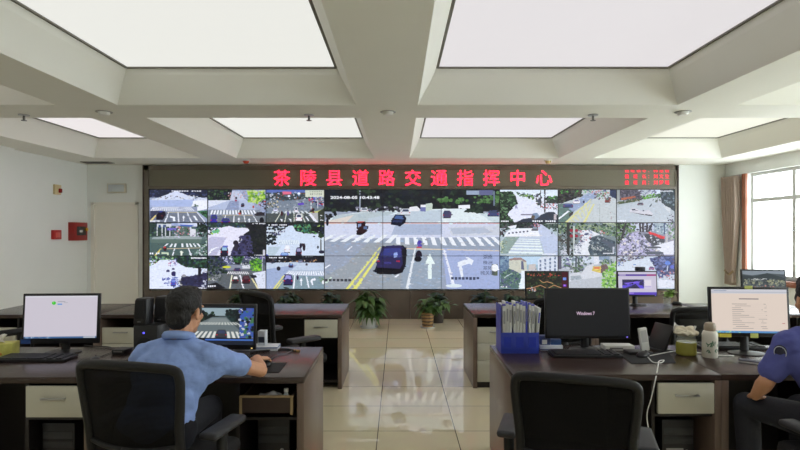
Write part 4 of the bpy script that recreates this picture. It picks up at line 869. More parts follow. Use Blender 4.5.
# white page with green logo
q = Pic(0, 0, 560, 340, (206, 200, 212)); q.r((214, 212, 222), 0, 0, 560, 12).e((60, 200, 50), 222, 58, 16, 14).e((120, 225, 100), 218, 54, 6, 5).r((170, 170, 180), 252, 42, 310, 50).r((180, 180, 188), 300, 52, 330, 58).r((90, 150, 215), 250, 62, 286, 72)
q.r((70, 104, 150), 0, 326, 560, 340).f([(120, 160, 200), (60, 90, 120), (190, 205, 220)], 24, 7, 10, 328, 200, 328, 200, 340, 10, 340).r((200, 205, 210), 460, 329, 550, 338)
monitor('computer_monitor', 'monitor showing a blank white page with a green round logo', -2.27, 3.66, .505, .335, .067, R(3), q, chin=.036, group=MGR)
t = T('blue_sticker', 'small blue sticker on the lower left of the white page monitor', 'sticker', (-2.49, 3.645, DZ+.069), R(3)); MB().box(-.03, .03, -.004, 0, 0, .03).build('label', mat('blue_sticker', (40, 78, 150), rough=.4), t, smooth=0)
# the man's screen: traffic camera
q = Pic(0, 0, 500, 290, (70, 80, 84)); q.r((150, 170, 180), 0, 0, 400, 70).f([G2, G1, BK], 90, 24, 0, 40, 200, 40, 240, 90, 0, 130).f([G2, BK, (40, 60, 60)], 70, 22, 300, 30, 400, 20, 400, 120, 310, 100).p((104, 116, 120), 200, 80, 300, 80, 420, 200, 420, 250, 0, 250, 0, 180).p((130, 140, 142), 190, 90, 300, 90, 330, 120, 160, 120)
q.cw((205, 210, 205), 14, 120, 380, 120, 60, 420, 140).cw((220, 222, 218), 12, 60, 430, 190, 0, 470, 240).car((60, 60, 66), 268, 205, 80, 60).r((60, 90, 170), 400, 0, 500, 250).f([(70, 120, 80), (80, 90, 160), BK, WH], 80, 18, 400, 20, 500, 20, 500, 250, 400, 250).r((22, 24, 30), 0, 238, 500, 290).r((70, 110, 190), 150, 246, 500, 258).r((30, 36, 50), 150, 258, 500, 290).r(BK, 0, 0, 500, 12)
monitor('computer_monitor', 'monitor with a dim crosswalk traffic view in front of the man in blue', -1.172, 3.56, .49, .295, .05, R(-3), q, chin=.03, group=MGR, led=(230, 200, 120))
# black screensaver
q = Pic(0, 0, 560, 320, (21, 22, 24))
q.text((226, 196, 222), 'Windows 7', 204, 176, 33, .8, .6)
monitor('computer_monitor', 'black monitor with small floating pale lettering on the right front desk', 1.305, 3.74, .585, .345, .085, R(0), q, bz=.012, chin=.02, group=MGR, led=(110, 90, 240))
# document
q = Pic(0, 0, 590, 350, (226, 210, 198)); q.r((206, 206, 214), 0, 0, 590, 34).r((180, 184, 196), 0, 20, 590, 26).r((150, 160, 180), 20, 8, 120, 14)
q.r((150, 140, 138), 216, 72, 370, 82)
for k in range(14):
    q.r((176, 164, 158) if k % 3 else (160, 150, 146), 160+(24 if k in (1, 12) else 0), 116+k*15, 430-rnd.choice((0, 0, 6, 30)), 121+k*15)
    q.r((222, 206, 195), 215+rnd.random()*120, 115+k*15, 235+rnd.random()*90+110, 122+k*15)
q.r((190, 120, 120), 545, 268, 566, 274).r((84, 140, 196), 0, 334, 590, 350).f([(60, 120, 190), (120, 190, 210), (150, 210, 160)], 24, 8, 0, 336, 220, 336, 220, 350, 0, 350)
monitor('computer_monitor', 'large monitor showing a cream document page in front of the uniformed person', 2.34, 3.62, .515, .33, .12, R(-4), q, chin=.026, group=MGR)
# map
q = Pic(0, 0, 500, 300, (38, 40, 36)); q.f([(50, 62, 40), (70, 58, 44), (30, 34, 34), (60, 80, 50)], 150, 24, 0, 0, 420, 0, 420, 300, 0, 300).f([(190, 90, 80), (170, 70, 60)], 22, 12, 0, 20, 420, 10, 420, 50, 120, 60)
for a in ((0, 190, 90, 175, 170, 150, 250, 190, 330, 150, 420, 180), (160, 90, 200, 120, 250, 110, 320, 130)):
    for i in range(0, len(a)-2, 2): q.p((200, 150, 110), a[i], a[i+1]-4, a[i+2], a[i+3]-4, a[i+2], a[i+3]+4, a[i], a[i+1]+4)
q.f([(220, 160, 140), WH], 16, 12, 30, 170, 110, 170, 110, 220, 30, 220).r((70, 26, 34), 425, 0, 500, 300).r((110, 150, 230), 440, 62, 480, 92).r((110, 70, 190), 440, 140, 480, 166).e((170, 120, 240), 460, 152, 12, 10)
monitor('computer_monitor', 'monitor with a dark satellite map, behind the black screen', 1.64, 5.98, .484, .32, .06, R(0), q, bz=.013, chin=.02, group=MGR)
# web page
q = Pic(0, 0, 400, 250, (204, 198, 220)); q.r((90, 60, 160), 0, 24, 400, 44).r((160, 60, 130), 300, 24, 400, 44).r((200, 190, 225), 10, 28, 80, 38).r((50, 44, 84), 40, 82, 270, 182).r((214, 208, 230), 272, 82, 352, 182).r((230, 224, 236), 280, 92, 345, 150).p((100, 80, 220), 40, 150, 150, 110, 200, 100, 270, 170, 270, 182, 230, 182, 180, 130, 60, 182, 40, 182).p((130, 100, 230), 60, 120, 230, 104, 220, 116, 80, 134).f([(70, 60, 140), (40, 34, 60)], 30, 14, 45, 86, 265, 86, 265, 176, 45, 176).r((170, 140, 220), 276, 160, 345, 166).r((92, 66, 190), 0, 222, 400, 250).r((150, 120, 220), 80, 226, 160, 240)
m = monitor('computer_monitor', 'monitor showing a purple web page with a webcam on top', 2.63, 5.98, .44, .28, .10, R(0), q, bz=.012, chin=.02, group=MGR, led=(90, 120, 240))
t = T('webcam', 'small black webcam clipped on top of the purple web page monitor', 'webcam', (2.66, 5.985, DZ+.38), 0)
MB().box(-.05, .05, -.02, .03, 0, .045, .008).build('body', mat('navy_black_plastic', (34, 38, 52), rough=.4), t); MB().cyl((0, -.026, .022), (0, -.018, .022), .012).build('lens', bezel, t)
# landscape
q = Pic(0, 0, 420, 180, (70, 78, 84)); q.p((130, 140, 150), 0, 0, 420, 0, 420, 30, 250, 20, 100, 40, 0, 30).p((44, 54, 58), 0, 40, 120, 50, 250, 18, 420, 60, 420, 110, 0, 110).f([(120, 126, 110), (90, 100, 100), (150, 150, 120), (60, 66, 70)], 120, 18, 20, 70, 420, 80, 420, 130, 20, 120).f([(190, 192, 190), (150, 155, 160)], 20, 9, 90, 66, 260, 70, 250, 84, 90, 80).f([(50, 56, 60), (110, 116, 120), (170, 120, 110)], 60, 12, 0, 130, 420, 130, 420, 180, 0, 180)
monitor('computer_monitor', 'tilted monitor with a dark landscape picture, beside the window', 4.03, 6.0, .46, .30, .095, R(-8), q, bz=.016, chin=.06, group=MGR)

# ---------------- keyboards, mice, pads ----------------
def keyboard(label, p, rz, w_=.45):
    t = T('keyboard', label, 'keyboard', (p[0], p[1], DZ+(p[2] if len(p) > 2 else 0)), rz, 'black computer keyboards')
    MB().box(-w_/2, w_/2, -.08, .08, 0, .018, .005).build('case', black_plastic, t)
    mb = MB()
    for r_ in range(6):
        yy = .062-r_*.025
        for c_ in range(21):
            if c_ in (15, 18) or (r_ == 5 and 4 < c_ < 10): continue
            xx = -w_/2+.02+(c_+.5)*(w_-.04)/21
            mb.box(xx-.0085, xx+.0085, yy-.0095, yy+.0095, .018, .026)
        if r_ == 5: mb.box(-w_/2+.12, -w_/2+.21, yy-.0095, yy+.0095, .018, .026)
    mb.box(-w_/2+.018, w_/2-.018, -.074, .074, .0178, .019); mb.build('keys', grey_plastic, t, smooth=0); return t
p = D(36, 359.5); keyboard('black keyboard in front of the white page monitor', (p.x, p.y), R(1))
p = D(584, 354.9); keyboard('black keyboard in front of the black monitor', (p.x, p.y-.01), R(-1))
keyboard('black keyboard behind the document monitor and its sticky notes', (2.34, 3.852), R(-2))
def pad(name, label, pts, m):
    c = sum((Vector(a) for a in pts), Vector())/len(pts)
    mb = MB().prism([(a[0]-c.x, a[1]-c.y, 0) for a in pts], (0, 0, .003)); return tag(mb.build(name, m, loc=(c.x, c.y, DZ+.0005), smooth=0), label, 'mouse pad')
cloth_pad = mat('mouse_pad_cloth', (26, 27, 30), rough=.8, var=.1, scale=40)
pad('mouse_pad', 'black mouse pad right of the keyboard with the white page monitor', [D(78, 371), D(118, 371), D(128, 361), D(92, 361)], cloth_pad)
pad('mouse_pad', 'black mouse pad under the hand of the man in blue', [D(253, 373), D(279, 373), D(287, 363), D(255, 363)], cloth_pad)
pad('mouse_pad', 'black mouse pad on the right front desk under the mouse with a white cable', [D(632, 364), D(676, 363), D(668, 352), D(618, 354)], cloth_pad)
def mouse(label, p, rz, z=.0035):
    t = T('computer_mouse', label, 'mouse', (p.x, p.y, DZ+z), rz)
    mb = MB().sph((0, 0, .008), (.031, .056, .026), sub=3)
    for v in mb.bm.verts: v.co.z = max(0, v.co.z)
    mb.build('shell', black_plastic, t, smooth=60); MB().cyl((-.003, .03, .029), (.003, .03, .029), .009).build('scroll_wheel', grey_plastic, t); return t
mouse('black mouse beside the keyboard of the white page monitor', D(95, 362.5), R(20))
mouse('black mouse in the hand of the man in blue', D(266, 365.5), R(12))
mouse('black mouse with a white cable on the right front desk', D(643, 357), R(-60))
mouse('black mouse on the back right desk beside the leafy plant', D(677, 304.5), R(50), 0)

# ---------------- things on the front left desks ----------------
t = T('tissue_box', 'yellow patterned tissue box with a white tissue, far left desk', 'tissue box', (-2.66, 3.60, DZ), R(14))
def tissuemat():
    return mat('yellow_tissue_card', (206, 200, 74), rough=.55, var=.2, scale=22, var2=(226, 224, 130))
MB().box(-.12, .12, -.06, .06, 0, .085, .004).build('carton', tissuemat(), t)
mb = MB(); 
for k in range(5): mb.sph((-.06+k*.028, -.061, .02+.012*(k % 2)), (.012, .002, .008), sub=2)
mb.build('printed_flowers', mat('orange_print', (196, 130, 60), rough=.6), t)
mb = MB().grid(lambda u, v: (-.05+u*.10+.01*sin(v*9), -.015+.03*v+.012*sin(u*14), .083+.055*v*(1-.5*abs(u-.6))+.01*sin(u*9+v*6)), 14, 8)
o = mb.build('tissue', mat('white_tissue', (228, 226, 218), rough=.9), t, smooth=180); o.modifiers.new('s', 'SOLIDIFY').thickness = .002
t = T('network_box', 'small black device with tiny buttons beside the man and a mouse pad', 'device', (D(126, 352).x, 3.66, DZ), R(-6))
MB().box(-.045, .045, -.05, .05, 0, .035, .004).build('case', black_plastic, t); MB().box(-.03, .03, -.052, -.05, .02, .027).build('button_strip', mat('grey_buttons', (120, 118, 112), rough=.5), t, smooth=0)
t = T('subwoofer', 'black subwoofer box with a blue light under two small speakers', 'speaker', (-1.625, 3.62, DZ), R(-8))
MB().box(-.085, .085, -.09, .13, .006, .212, .006).build('cabinet', black_plastic, t)
MB().cyl((0, -.092, .075), (0, -.089, .075), .06, n=28).build('grille', black_cloth, t)
MB().cyl((-.01, -.094, .163), (-.01, -.09, .163), .006).build('power_light', mat('blue_led', (60, 60, 230), emit=(90, 80, 255), es=2.0), t)
for sx in (-1, 1):
    for sy in (-.07, .11): MB().cyl((sx*.07, sy, 0), (sx*.07, sy, .008), .012).build('rubber_foot', black_plastic, t)
for k, (x, y, lab) in enumerate(((-1.675, 3.585, 'nearer black desktop speaker on the left of the subwoofer'), (-1.586, 3.68, 'farther black desktop speaker on the right of the subwoofer, behind the other'))):
    t = T('desktop_speaker', lab, 'speaker', (x, y, DZ+.2125), R(-8))
    mb = MB().box(-.045, .045, -.045, .045, 0, .17, .008)
    for v in mb.bm.verts:
        v.co.x *= 1-.12*(v.co.z/.17); v.co.y += .02*(v.co.z/.17)
    mb.build('cabinet', black_plastic, t)
    M = Matrix.Translation((0, -.046, .04)) @ Matrix.Rotation(R(-6.7), 4, 'X')
    MB().box(-.036, .036, -.004, .0, 0, .12, .002, M=M).build('grille', black_cloth, t)
    MB().box(-.012, .012, -.051, -.045, .018, .023).build('badge', mat('grey_badge', (120, 120, 120), rough=.4), t, smooth=0)
# white and blue carton and flyer behind the man's monitor
t = T('flat_carton', 'flat white and blue carton lying behind the crosswalk monitor', 'box', (-.98, 3.795, DZ), R(2))
MB().box(-.15, .15, -.06, .06, 0, .028, .002).build('carton', mat('white_carton', (206, 210, 218), rough=.5), t); MB().box(-.151, .151, -.061, .061, .018, .024).build('printed_band', mat('blue_print', (60, 96, 170), rough=.5), t, smooth=0)
t = T('boxed_part', 'small upright white and blue box right of the crosswalk monitor', 'box', (-.95, 3.81, DZ+.0285), R(-4))
MB().box(-.022, .03, -.03, .03, 0, .10, .002).build('carton', mat('white_carton', (206, 210, 218)), t); MB().box(-.018, .026, -.031, -.03, .02, .06).build('printed_band', mat('dark_print', (50, 60, 80), rough=.5), t, smooth=0)
def cable(name, label, pts, r, m): 
    p0 = Vector(pts[0]); return tag(MB().tube([Vector(p)-p0 for p in pts], r, n=7, smooth=6).build(name, m, loc=p0, smooth=80), label, 'cable')
zc = DZ+.005
def dp(px, py, z=zc):
    v = D(px, py); return (v.x, v.y, z)
t = T('display_cable', 'black cable with a brass plug on the desk by the man in blue', 'cable', (0, 0, 0))
MB().tube([dp(250, 353), dp(260, 351.8), dp(275, 350.5), dp(288, 350), dp(296, 351.5)], .005, n=7, smooth=6).build('cord', black_plastic, t, smooth=80)
MB().cyl(dp(294, 351.2, zc+.001), dp(300, 351.5, zc+.001), .006).build('plug', mat('brass_plug', (170, 130, 80), rough=.4, metal=.5), t)
cable('mouse_cable', 'thin dark mouse cable curving on the red lit desk top', [dp(268, 362), dp(276, 357), dp(288, 353.5), dp(292, 350), dp(280, 349)], .0028, grey_plastic)
cable('power_cable', 'black cable bundle behind the white page monitor stand', [dp(84, 346), dp(96, 347), dp(108, 347.5), dp(116, 350), dp(121, 351)], .004, black_plastic)
cable('mouse_cable', 'thin black cable beside the white page keyboard', [dp(95, 360), dp(104, 356), dp(114, 352), dp(122, 350)], .0025, black_plastic)
# contents of the open drawer
t = T('plastic_bag', 'crumpled clear plastic bag in the opened drawer', 'bag', (-.73, 3.12, DZ-.189), 0)
mb = MB().sph((0, 0, .045), (.075, .05, .045), sub=4)
for v in mb.bm.verts:
    n_ = sin(v.co.x*90)*cos(v.co.y*110)*.006+sin(v.co.z*150+v.co.x*60)*.005; v.co += v.co.normalized()*n_
    v.co.z = max(0, v.co.z)
mb.build('bag', mat('clear_plastic', (170, 170, 172), rough=.25, var=.2, scale=30), t, smooth=40); MB().box(-.01, .04, -.052, -.045, .04, .06).build('red_print', red_paint, t, smooth=0)
t = T('small_bottle', 'small translucent bottle standing in the opened drawer', 'bottle', (-.636, 3.10, DZ-.189), 0)
MB().lathe([(0, 0), (.018, 0), (.02, .02), (.02, .075), (.011, .09), (.011, .10), (0, .10)]).build('body', mat('pale_bottle', (178, 186, 190), rough=.25), t); MB().cyl((0, 0, .10), (0, 0, .118), .013).build('cap', white_plastic, t)
# computer towers under the desks
def tower(label, x, y, stickers):
    t = T('computer_tower', label, 'computer', (x, y, .081), 0, 'computer towers under the desks')
    MB().box(-.095, .095, 0, .42, 0, .36, .006).build('case', black_plastic, t)
    MB().box(-.085, .085, -.004, 0, .27, .31, .001).box(-.085, .085, -.004, 0, .215, .255, .001).build('drive_bay', grey_plastic, t)
    MB().cyl((.05, -.006, .17), (.05, 0, .17), .012).build('power_button', chrome, t)
    for (a, b, c, d, m) in stickers: MB().box(a, b, -.003, 0, c, d).build('sticker', m, t, smooth=0)
wl = mat('white_label', (196, 190, 160), rough=.6); bl = mat('blue_label', (40, 74, 150), rough=.6)
tower('black computer tower with white and blue stickers under the far left desk', -1.97, 3.16, [(-.06, .0, .14, .19, wl), (-.085, -.03, .08, .13, bl)])
tower('plain black computer tower under the opened drawer', -.74, 3.24, [])
tower('black computer tower with pale labels under the right front desk', 1.655, 3.22, [(-.07, .03, .14, .19, mat('pale_label', (176, 172, 166), rough=.6)), (-.07, .0, .08, .12, mat('pale_label', (176, 172, 166)))])

# ---------------- things on the front right desks ----------------
blue_pl = mat('blue_plastic', (50, 68, 176), rough=.4, var=.04)
violet = mat('blue_folder_plastic', (78, 84, 190), rough=.4, var=.05)
bx0, by0 = .695, 3.665
t = T('file_rack', 'blue plastic three part file rack on the right front desk', 'file rack', (bx0+.125, by0, DZ), R(-1))
rk = MB()
for k in range(4):
    x = -.125+k*.0833-(.0 if k else 0)
    rk.prism([(x-.0015, 0, 0), (x-.0015, .19, 0), (x-.0015, .19, .20), (x-.0015, .12, .20), (x-.0015, .0, .14)], (.003, 0, 0))
rk.box(-.125, .125, 0, .19, 0, .003).box(-.125, .125, .187, .19, 0, .22)
rk.build('body', blue_pl, t, smooth=0)
fp = MB().box(-.127, .127, -.004, .0, 0, .14, .001).build('front_panel', blue_pl, t)
mb = MB()
for k in range(3): mb.box(-.11+k*.0833, -.06+k*.0833, -.0055, -.004, .04, .11)
mb.build('label_holder', mat('blue_plastic_window', (50, 66, 180), rough=.2), fp, smooth=0)
MB().prism([(-.129, 0, 0), (-.129, .19, 0), (-.129, .19, .32), (-.129, .03, .325), (-.129, 0, .30)], (.003, 0, 0)).build('tall_side', violet, t, smooth=0)
paper_w = mat('folder_spine', (206, 208, 204), rough=.5, var=.03)
xs_ = [(-.105, .022), (-.083, .018), (-.063, .02), (-.035, .016), (-.014, .022), (.008, .02), (.029, .02), (.047, .012), (.068, .018), (.090, .022)]
ordn = ['first', 'second', 'third', 'fourth', 'fifth', 'sixth', 'seventh', 'eighth', 'ninth', 'tenth']
for k, (x, tw) in enumerate(xs_):
    hh = .315+.008*((k*5) % 3)
    c = T('file_folder', 'white spined file folder, %s from the left in the blue rack' % ordn[k], 'folder', (bx0+.125+x, by0+.004, DZ+.004), R(-1), 'white spined folders in the blue rack')
    MB().box(-tw/2+.001, tw/2-.001, .0, .18, 0, hh, .001).build('cover', paper_w if k not in (7,) else violet, c)
    MB().box(-tw/2+.001, tw/2-.001, .002, .03, hh-.002, hh+.010, .001).build('blue_edge', violet, c)
    MB().box(-tw/2+.004, tw/2-.004, -.001, 0, hh-.12, hh-.035).build('spine_label', mat('grey_spine_label', (150, 152, 156), rough=.6), c, smooth=0)
c = T('file_folder', 'white file folder leaning out at the right end of the blue rack', 'folder', (bx0+.125+.108, by0+.006, DZ+.004), 0, 'white spined folders in the blue rack')
M = Matrix.Rotation(R(5), 4, 'Y'); MB().box(-.007, .010, 0, .17, 0, .30, .001, M=M).build('cover', paper_w, c); MB().box(-.003, .006, -.001, 0, .20, .27, M=M).build('spine_label', violet, c, smooth=0)
# cartons and cup behind the black monitor
t = T('book_stack_carton', 'flat white box with a blue band left of the black monitor stand', 'box', (1.05, 3.82, DZ), R(0))
MB().box(-.07, .085, -.07, .07, 0, .035, .002).build('carton', mat('white_carton', (206, 210, 218)), t); MB().box(-.071, .086, -.071, .071, .004, .011).build('printed_band', mat('navy_print', (44, 54, 110), rough=.5), t, smooth=0)
t = T('blue_box', 'small blue box on the flat white box behind the black monitor', 'box', (1.095, 3.80, DZ+.0355), R(-3))
MB().box(-.035, .035, -.03, .03, 0, .035, .003).build('carton', mat('mid_blue_card', (56, 92, 150), rough=.5), t); MB().box(-.034, .034, -.029, .029, .035, .038).build('lid', mat('mid_blue_lid', (70, 104, 160), rough=.5), t)
t = T('printed_box', 'small box with a dark printed square, left of the small blue box', 'box', (1.01, 3.80, DZ+.0355), R(2))
MB().box(-.025, .045, -.03, .03, 0, .06, .002).build('carton', mat('dark_blue_card', (60, 74, 120), rough=.5), t); MB().box(-.015, .02, -.0315, -.03, .005, .035).build('printed_square', white_plastic, t, smooth=0)
t = T('white_carton', 'flat white box right of the black monitor stand', 'box', (1.53, 3.80, DZ), R(-2))
MB().box(-.10, .10, -.05, .05, 0, .032, .002).build('carton', white_plastic, t); MB().box(-.07, .02, -.051, -.05, .008, .02).build('print', mat('grey_badge', (120, 120, 120)), t, smooth=0)
# phone stand
t = T('desk_phone', 'white upright handset in a black stand beside the mouse pad', 'telephone', (1.64, 3.66, DZ), R(4))
MB().box(-.11, .05, -.05, .05, 0, .022, .005).build('base', black_plastic, t)
M = Matrix.Translation((.022, 0, .02)) @ Matrix.Rotation(R(-9), 4, 'Y')
MB().box(-.028, .028, -.012, .012, 0, .155, .005, M=M).build('handset', white_plastic, t)
MB().box(-.02, .02, -.0135, -.012, .06, .14, M=M).build('printed_card', mat('pale_print', (196, 196, 194), rough=.5), t, smooth=0)
t = T('tilted_tablet', 'black tilted panel on a stand left of the tea jar', 'display', (1.785, 3.77, DZ), R(14))
M = Matrix.Translation((0, 0, .01)) @ Matrix.Rotation(R(24), 4, 'Y')
MB().box(-.008, .008, -.09, .09, 0, .18, .003, M=M).build('panel', black_plastic, t)
MB().box(-.03, .09, -.06, .06, 0, .01, .003).build('foot', black_plastic, t)
# tea jar
t = T('tea_jar', 'glass jar of yellow green tea with crumpled white paper on top', 'jar', (1.925, 3.64, DZ), 0)
MB().lathe([(0, 0), (.058, 0), (.063, .006), (.063, .07), (.06, .085), (0, .085)]).build('tea', mat('yellow_green_tea', (150, 146, 62), rough=.1, var=.12, scale=14), t)
jg = mat('jar_glass', (206, 212, 200), rough=.08, alpha=.35)
MB().lathe([(.064, .084), (.062, .1), (.055, .115), (.055, .128), (.058, .13)]).build('rim', jg, t, smooth=60)
mb = MB().sph((0, 0, .145), (.078, .06, .022), sub=4).sph((-.035, .0, .155), (.04, .04, .03), sub=4).sph((.03, .01, .158), (.035, .035, .028), sub=3)
for v in mb.bm.verts: v.co += Vector((sin(v.co.y*130), sin(v.co.x*120+1), sin(v.co.x*150+v.co.y*90)))*.005
mb.build('paper_cover', mat('ivory_paper', (222, 214, 190), rough=.8), t, smooth=30)
mb = MB().grid(lambda u, v: (-.075+u*.08+.01*v, .03+.02*sin(u*7), .15+.055*v*(1-.6*u)+.006*sin(u*12)), 10, 6)
o = mb.build('paper_flap', mat('white_tissue', (228, 226, 218)), t, smooth=180); o.modifiers.new('s', 'SOLIDIFY').thickness = .002
MB().tube([(.045, .0, .15), (.062, 0, .19)], .007).build('spoon_handle', white_plastic, t)
t = T('thermos_bottle', 'white thermos bottle with a beige cap and green leaf print', 'bottle', (2.04, 3.565, DZ), 0)
MB().lathe([(0, 0), (.044, 0), (.047, .006), (.047, .15), (.041, .168), (.032, .175), (0, .175)]).build('body', mat('ivory_enamel', (218, 214, 200), rough=.3, var=.04, scale=20), t)
MB().lathe([(0, .172), (.034, .172), (.036, .18), (.036, .205), (.028, .222), (.012, .228), (0, .228)]).build('cap', mat('beige_cap', (168, 154, 134), rough=.4), t)
mb = MB()
for k in range(16):
    a = -pi/2+rnd.uniform(-1.0, 1.0); z = .035+rnd.random()*.075
    M = Matrix.Rotation(a, 4, 'Z') @ Matrix.Translation((.0475, 0, z)) @ Matrix.Rotation(rnd.uniform(-.8, .8), 4, 'X')
    mb.sph((0, 0, 0), (.0008, .004, .011), sub=2, M=M)
mb.build('leaf_print', mat('leaf_green_print', (96, 128, 100), rough=.5), t)
cable('white_mouse_cable', 'white cable trailing from the mouse and down over the desk edge', [dp(648, 357), dp(660, 354.5), dp(677, 352), dp(697, 353.5), dp(717, 356), dp(734, 356.5)], .004, white_plastic)
pe = Y1+.06
cable('white_earphone_cable', 'looped white cable hanging over the front edge of the right desk', [dp(648, 358), dp(653, 363), dp(661, 363.5), dp(664, 361), dp(659, 362), dp(658, 367), (1.475, pe-.012, .715), (1.44, pe-.03, .60), (1.42, pe-.02, .50), (1.44, pe-.03, .38), (1.50, pe-.03, .25)], .0035, white_plastic)
# notebook and sticky notes
t = T('notebook', 'thin notebook with white pages in front of the document monitor', 'notebook', (D(760, 364).x, D(760, 364).y, DZ), R(-38))
MB().box(-.11, .11, -.035, .035, .002, .012, .001).build('pages', white_plastic, t); MB().box(-.112, .112, -.037, .037, .012, .016, .001).build('cover', mat('navy_cover', (44, 46, 66), rough=.5), t); MB().box(-.112, .112, -.037, .037, 0, .002).build('back_cover', mat('navy_cover', (44, 46, 66)), t, smooth=0)
yel = mat('yellow_sticky', (214, 200, 70), rough=.7, var=.03); lem = mat('lemon_sticky', (206, 214, 120), rough=.7, var=.03)
M0 = Matrix.Translation((2.34, 3.62, DZ)) @ Matrix.Rotation(R(-4), 4, 'Z') @ Matrix.Translation((0, 0, .12)) @ Matrix.Rotation(R(-4), 4, 'X')
for x, z, w_, h_, m, lab in ((-.16, -.004, .075, .024, yel, 'yellow sticky note on the lower edge of the document monitor, left one'), (.025, -.006, .05, .03, lem, 'pale yellow sticky note hanging above the document monitor stand'), (.0, .316, .05, .022, lem, 'pale yellow sticky note on the top edge of the document monitor'), (-.215, .0, .028, .02, lem, 'small pale green sticky note at the lower left of the document monitor')):
    p = M0 @ Vector((x, -.002, z))
    o = MB().box(-w_/2, w_/2, -.0015, 0, 0, h_).build('sticky_note', m, loc=p, rot=(R(-4), 0, R(-4)), smooth=0); tag(o, lab, 'sticky note')

# ---------------- back desks: small things ----------------
t = T('yellow_box', 'small yellow box standing on the back right desk', 'box', (D(706, 303).x, 6.05, DZ), R(5))
MB().box(-.035, .035, -.03, .03, 0, .105, .002).build('carton', mat('mustard_card', (190, 160, 60), rough=.6, var=.08), t); MB().box(-.02, .02, -.0315, -.03, .03, .07).build('label', lem, t, smooth=0)

# ---------------- plants ----------------
leafA = mat('leaf_green', (62, 98, 52), rough=.4, var=.3, scale=9, var2=(96, 132, 66))
leafB = mat('leaf_backlit_green', (40, 62, 40), rough=.45, var=.3, scale=9, var2=(56, 84, 48))  # darker green carries the backlit shade of the plants at the plinth
leafC = mat('leaf_bright_green', (110, 158, 58), rough=.4, var=.25, scale=9, var2=(150, 190, 80))
stemm = mat('plant_stem', (88, 104, 58), rough=.6)
def leaf(mb, p, d, ln, wd, droop=.4, up=Vector((0, 0, 1))):
    p = Vector(p); d = Vector(d).normalized(); s = d.cross(up)
    if s.length < 1e-3: s = Vector((1, 0, 0))
    s.normalize(); n = s.cross(d)
    prof = (0, .55, .95, 1.0, .75, .38, 0)
    rows = []
    for i, wv in enumerate(prof):
        u = i/(len(prof)-1); c = p+d*(ln*u)-Vector((0, 0, droop*ln*u*u))
        rows.append((mb.bm.verts.new(c-s*wd*.5*wv+n*.06*wd*wv), mb.bm.verts.new(c-n*.10*wd*wv), mb.bm.verts.new(c+s*wd*.5*wv+n*.06*wd*wv)))
    for A, B_ in zip(rows, rows[1:]):
        mb.bm.faces.new((A[0], A[1], B_[1], B_[0])); mb.bm.faces.new((A[1], A[2], B_[2], B_[1]))
def plant(name, label, loc, pot, potm, hgt, rad, n, ln, wd, m, seed, droop=.5, lean=(0, 0), group=None, saucer=None):
    r = random.Random(seed)
    t = T(name, label, 'plant', loc, 0, group)
    pr, ph_ = pot
    MB().lathe([(0, 0), (pr*.78, 0), (pr*.8, .01), (pr, ph_*.93), (pr*1.06, ph_*.94), (pr*1.06, ph_), (pr*.94, ph_), (pr*.92, ph_*.9), (0, ph_*.9)]).build('pot', potm, t)
    if saucer: MB().lathe([(0, -.0), (pr*1.0, 0), (pr*1.15, .025), (pr*1.05, .025), (pr*.8, .012), (0, .012)]).build('saucer', saucer, t)
    MB().lathe([(0, ph_*.9), (pr*.92, ph_*.9), (pr*.5, ph_*.93), (0, ph_*.94)]).build('soil', mat('potting_soil', (54, 42, 34), rough=.9), t)
    st = MB(); lf = MB()
    ns = max(5, n//7)
    tips = []
    for k in range(ns):
        a = r.uniform(0, 2*pi); q_ = r.random()**.6
        tip = Vector((cos(a)*rad*q_*.75+lean[0]*r.random(), sin(a)*rad*q_*.75+lean[1]*r.random(), ph_+(hgt-ph_)*r.uniform(.45, 1.0)*(1-.35*q_)))
        b = Vector((cos(a)*pr*.3, sin(a)*pr*.3, ph_*.92)); mid = (b+tip)/2+Vector((0, 0, .04))
        st.tube([b, mid, tip], [.007, .005, .003], n=5, smooth=3); tips.append((b, mid, tip))
    for k in range(n):
        b, mid, tip = tips[k % ns]; u = r.uniform(.25, 1.0)
        p = (b*(1-u)**2+mid*2*u*(1-u)+tip*u*u); a = r.uniform(0, 2*pi)
        leaf(lf, p, (cos(a), sin(a), r.uniform(-.2, .7)), ln*r.uniform(.65, 1.15), wd*r.uniform(.7, 1.15), droop*r.uniform(.5, 1.5))
    st.build('stems', stemm, t, smooth=80); lf.build('leaves', m, t, smooth=180, recalc=False)
    return t
whpot = mat('white_ceramic_pot', (206, 208, 210), rough=.2, var=.02); dkpot = mat('dark_clay_pot', (52, 44, 40), rough=.5, var=.1)
def bandpot():
    m = bpy.data.materials.new('banded_wood_pot'); m.use_nodes = True; N = m.node_tree.nodes; L = m.node_tree.links; b = N['Principled BSDF']
    tc = N.new('ShaderNodeTexCoord'); wv = N.new('ShaderNodeTexWave'); wv.bands_direction = 'Z'; wv.inputs['Scale'].default_value = 6; wv.inputs['Distortion'].default_value = 2.0; wv.inputs['Detail Scale'].default_value = 3
    cr = N.new('ShaderNodeValToRGB'); cr.color_ramp.elements[0].color = lin((58, 36, 26)); cr.color_ramp.elements[1].color = lin((176, 140, 92))
    L.new(tc.outputs['Object'], wv.inputs['Vector']); L.new(wv.outputs['Fac'], cr.inputs[0]); L.new(cr.outputs[0], b.inputs['Base Color']); b.inputs['Roughness'].default_value = .35
    return m
YP = 8.72
plant('potted_plant', 'bushy green plant in a white pot on the floor at the aisle end', ((369-VX)/F*YP, YP, 0), (.13, .17), whpot, .68, .25, 240, .22, .10, leafA, 3, .85, saucer=whpot)
plant('potted_plant', 'trailing green plant in a brown banded pot on the floor', ((427.5-VX)/F*YP, YP, 0), (.105, .24), bandpot(), .54, .20, 130, .14, .085, leafA, 9, .8, lean=(.36, .02), saucer=whpot)
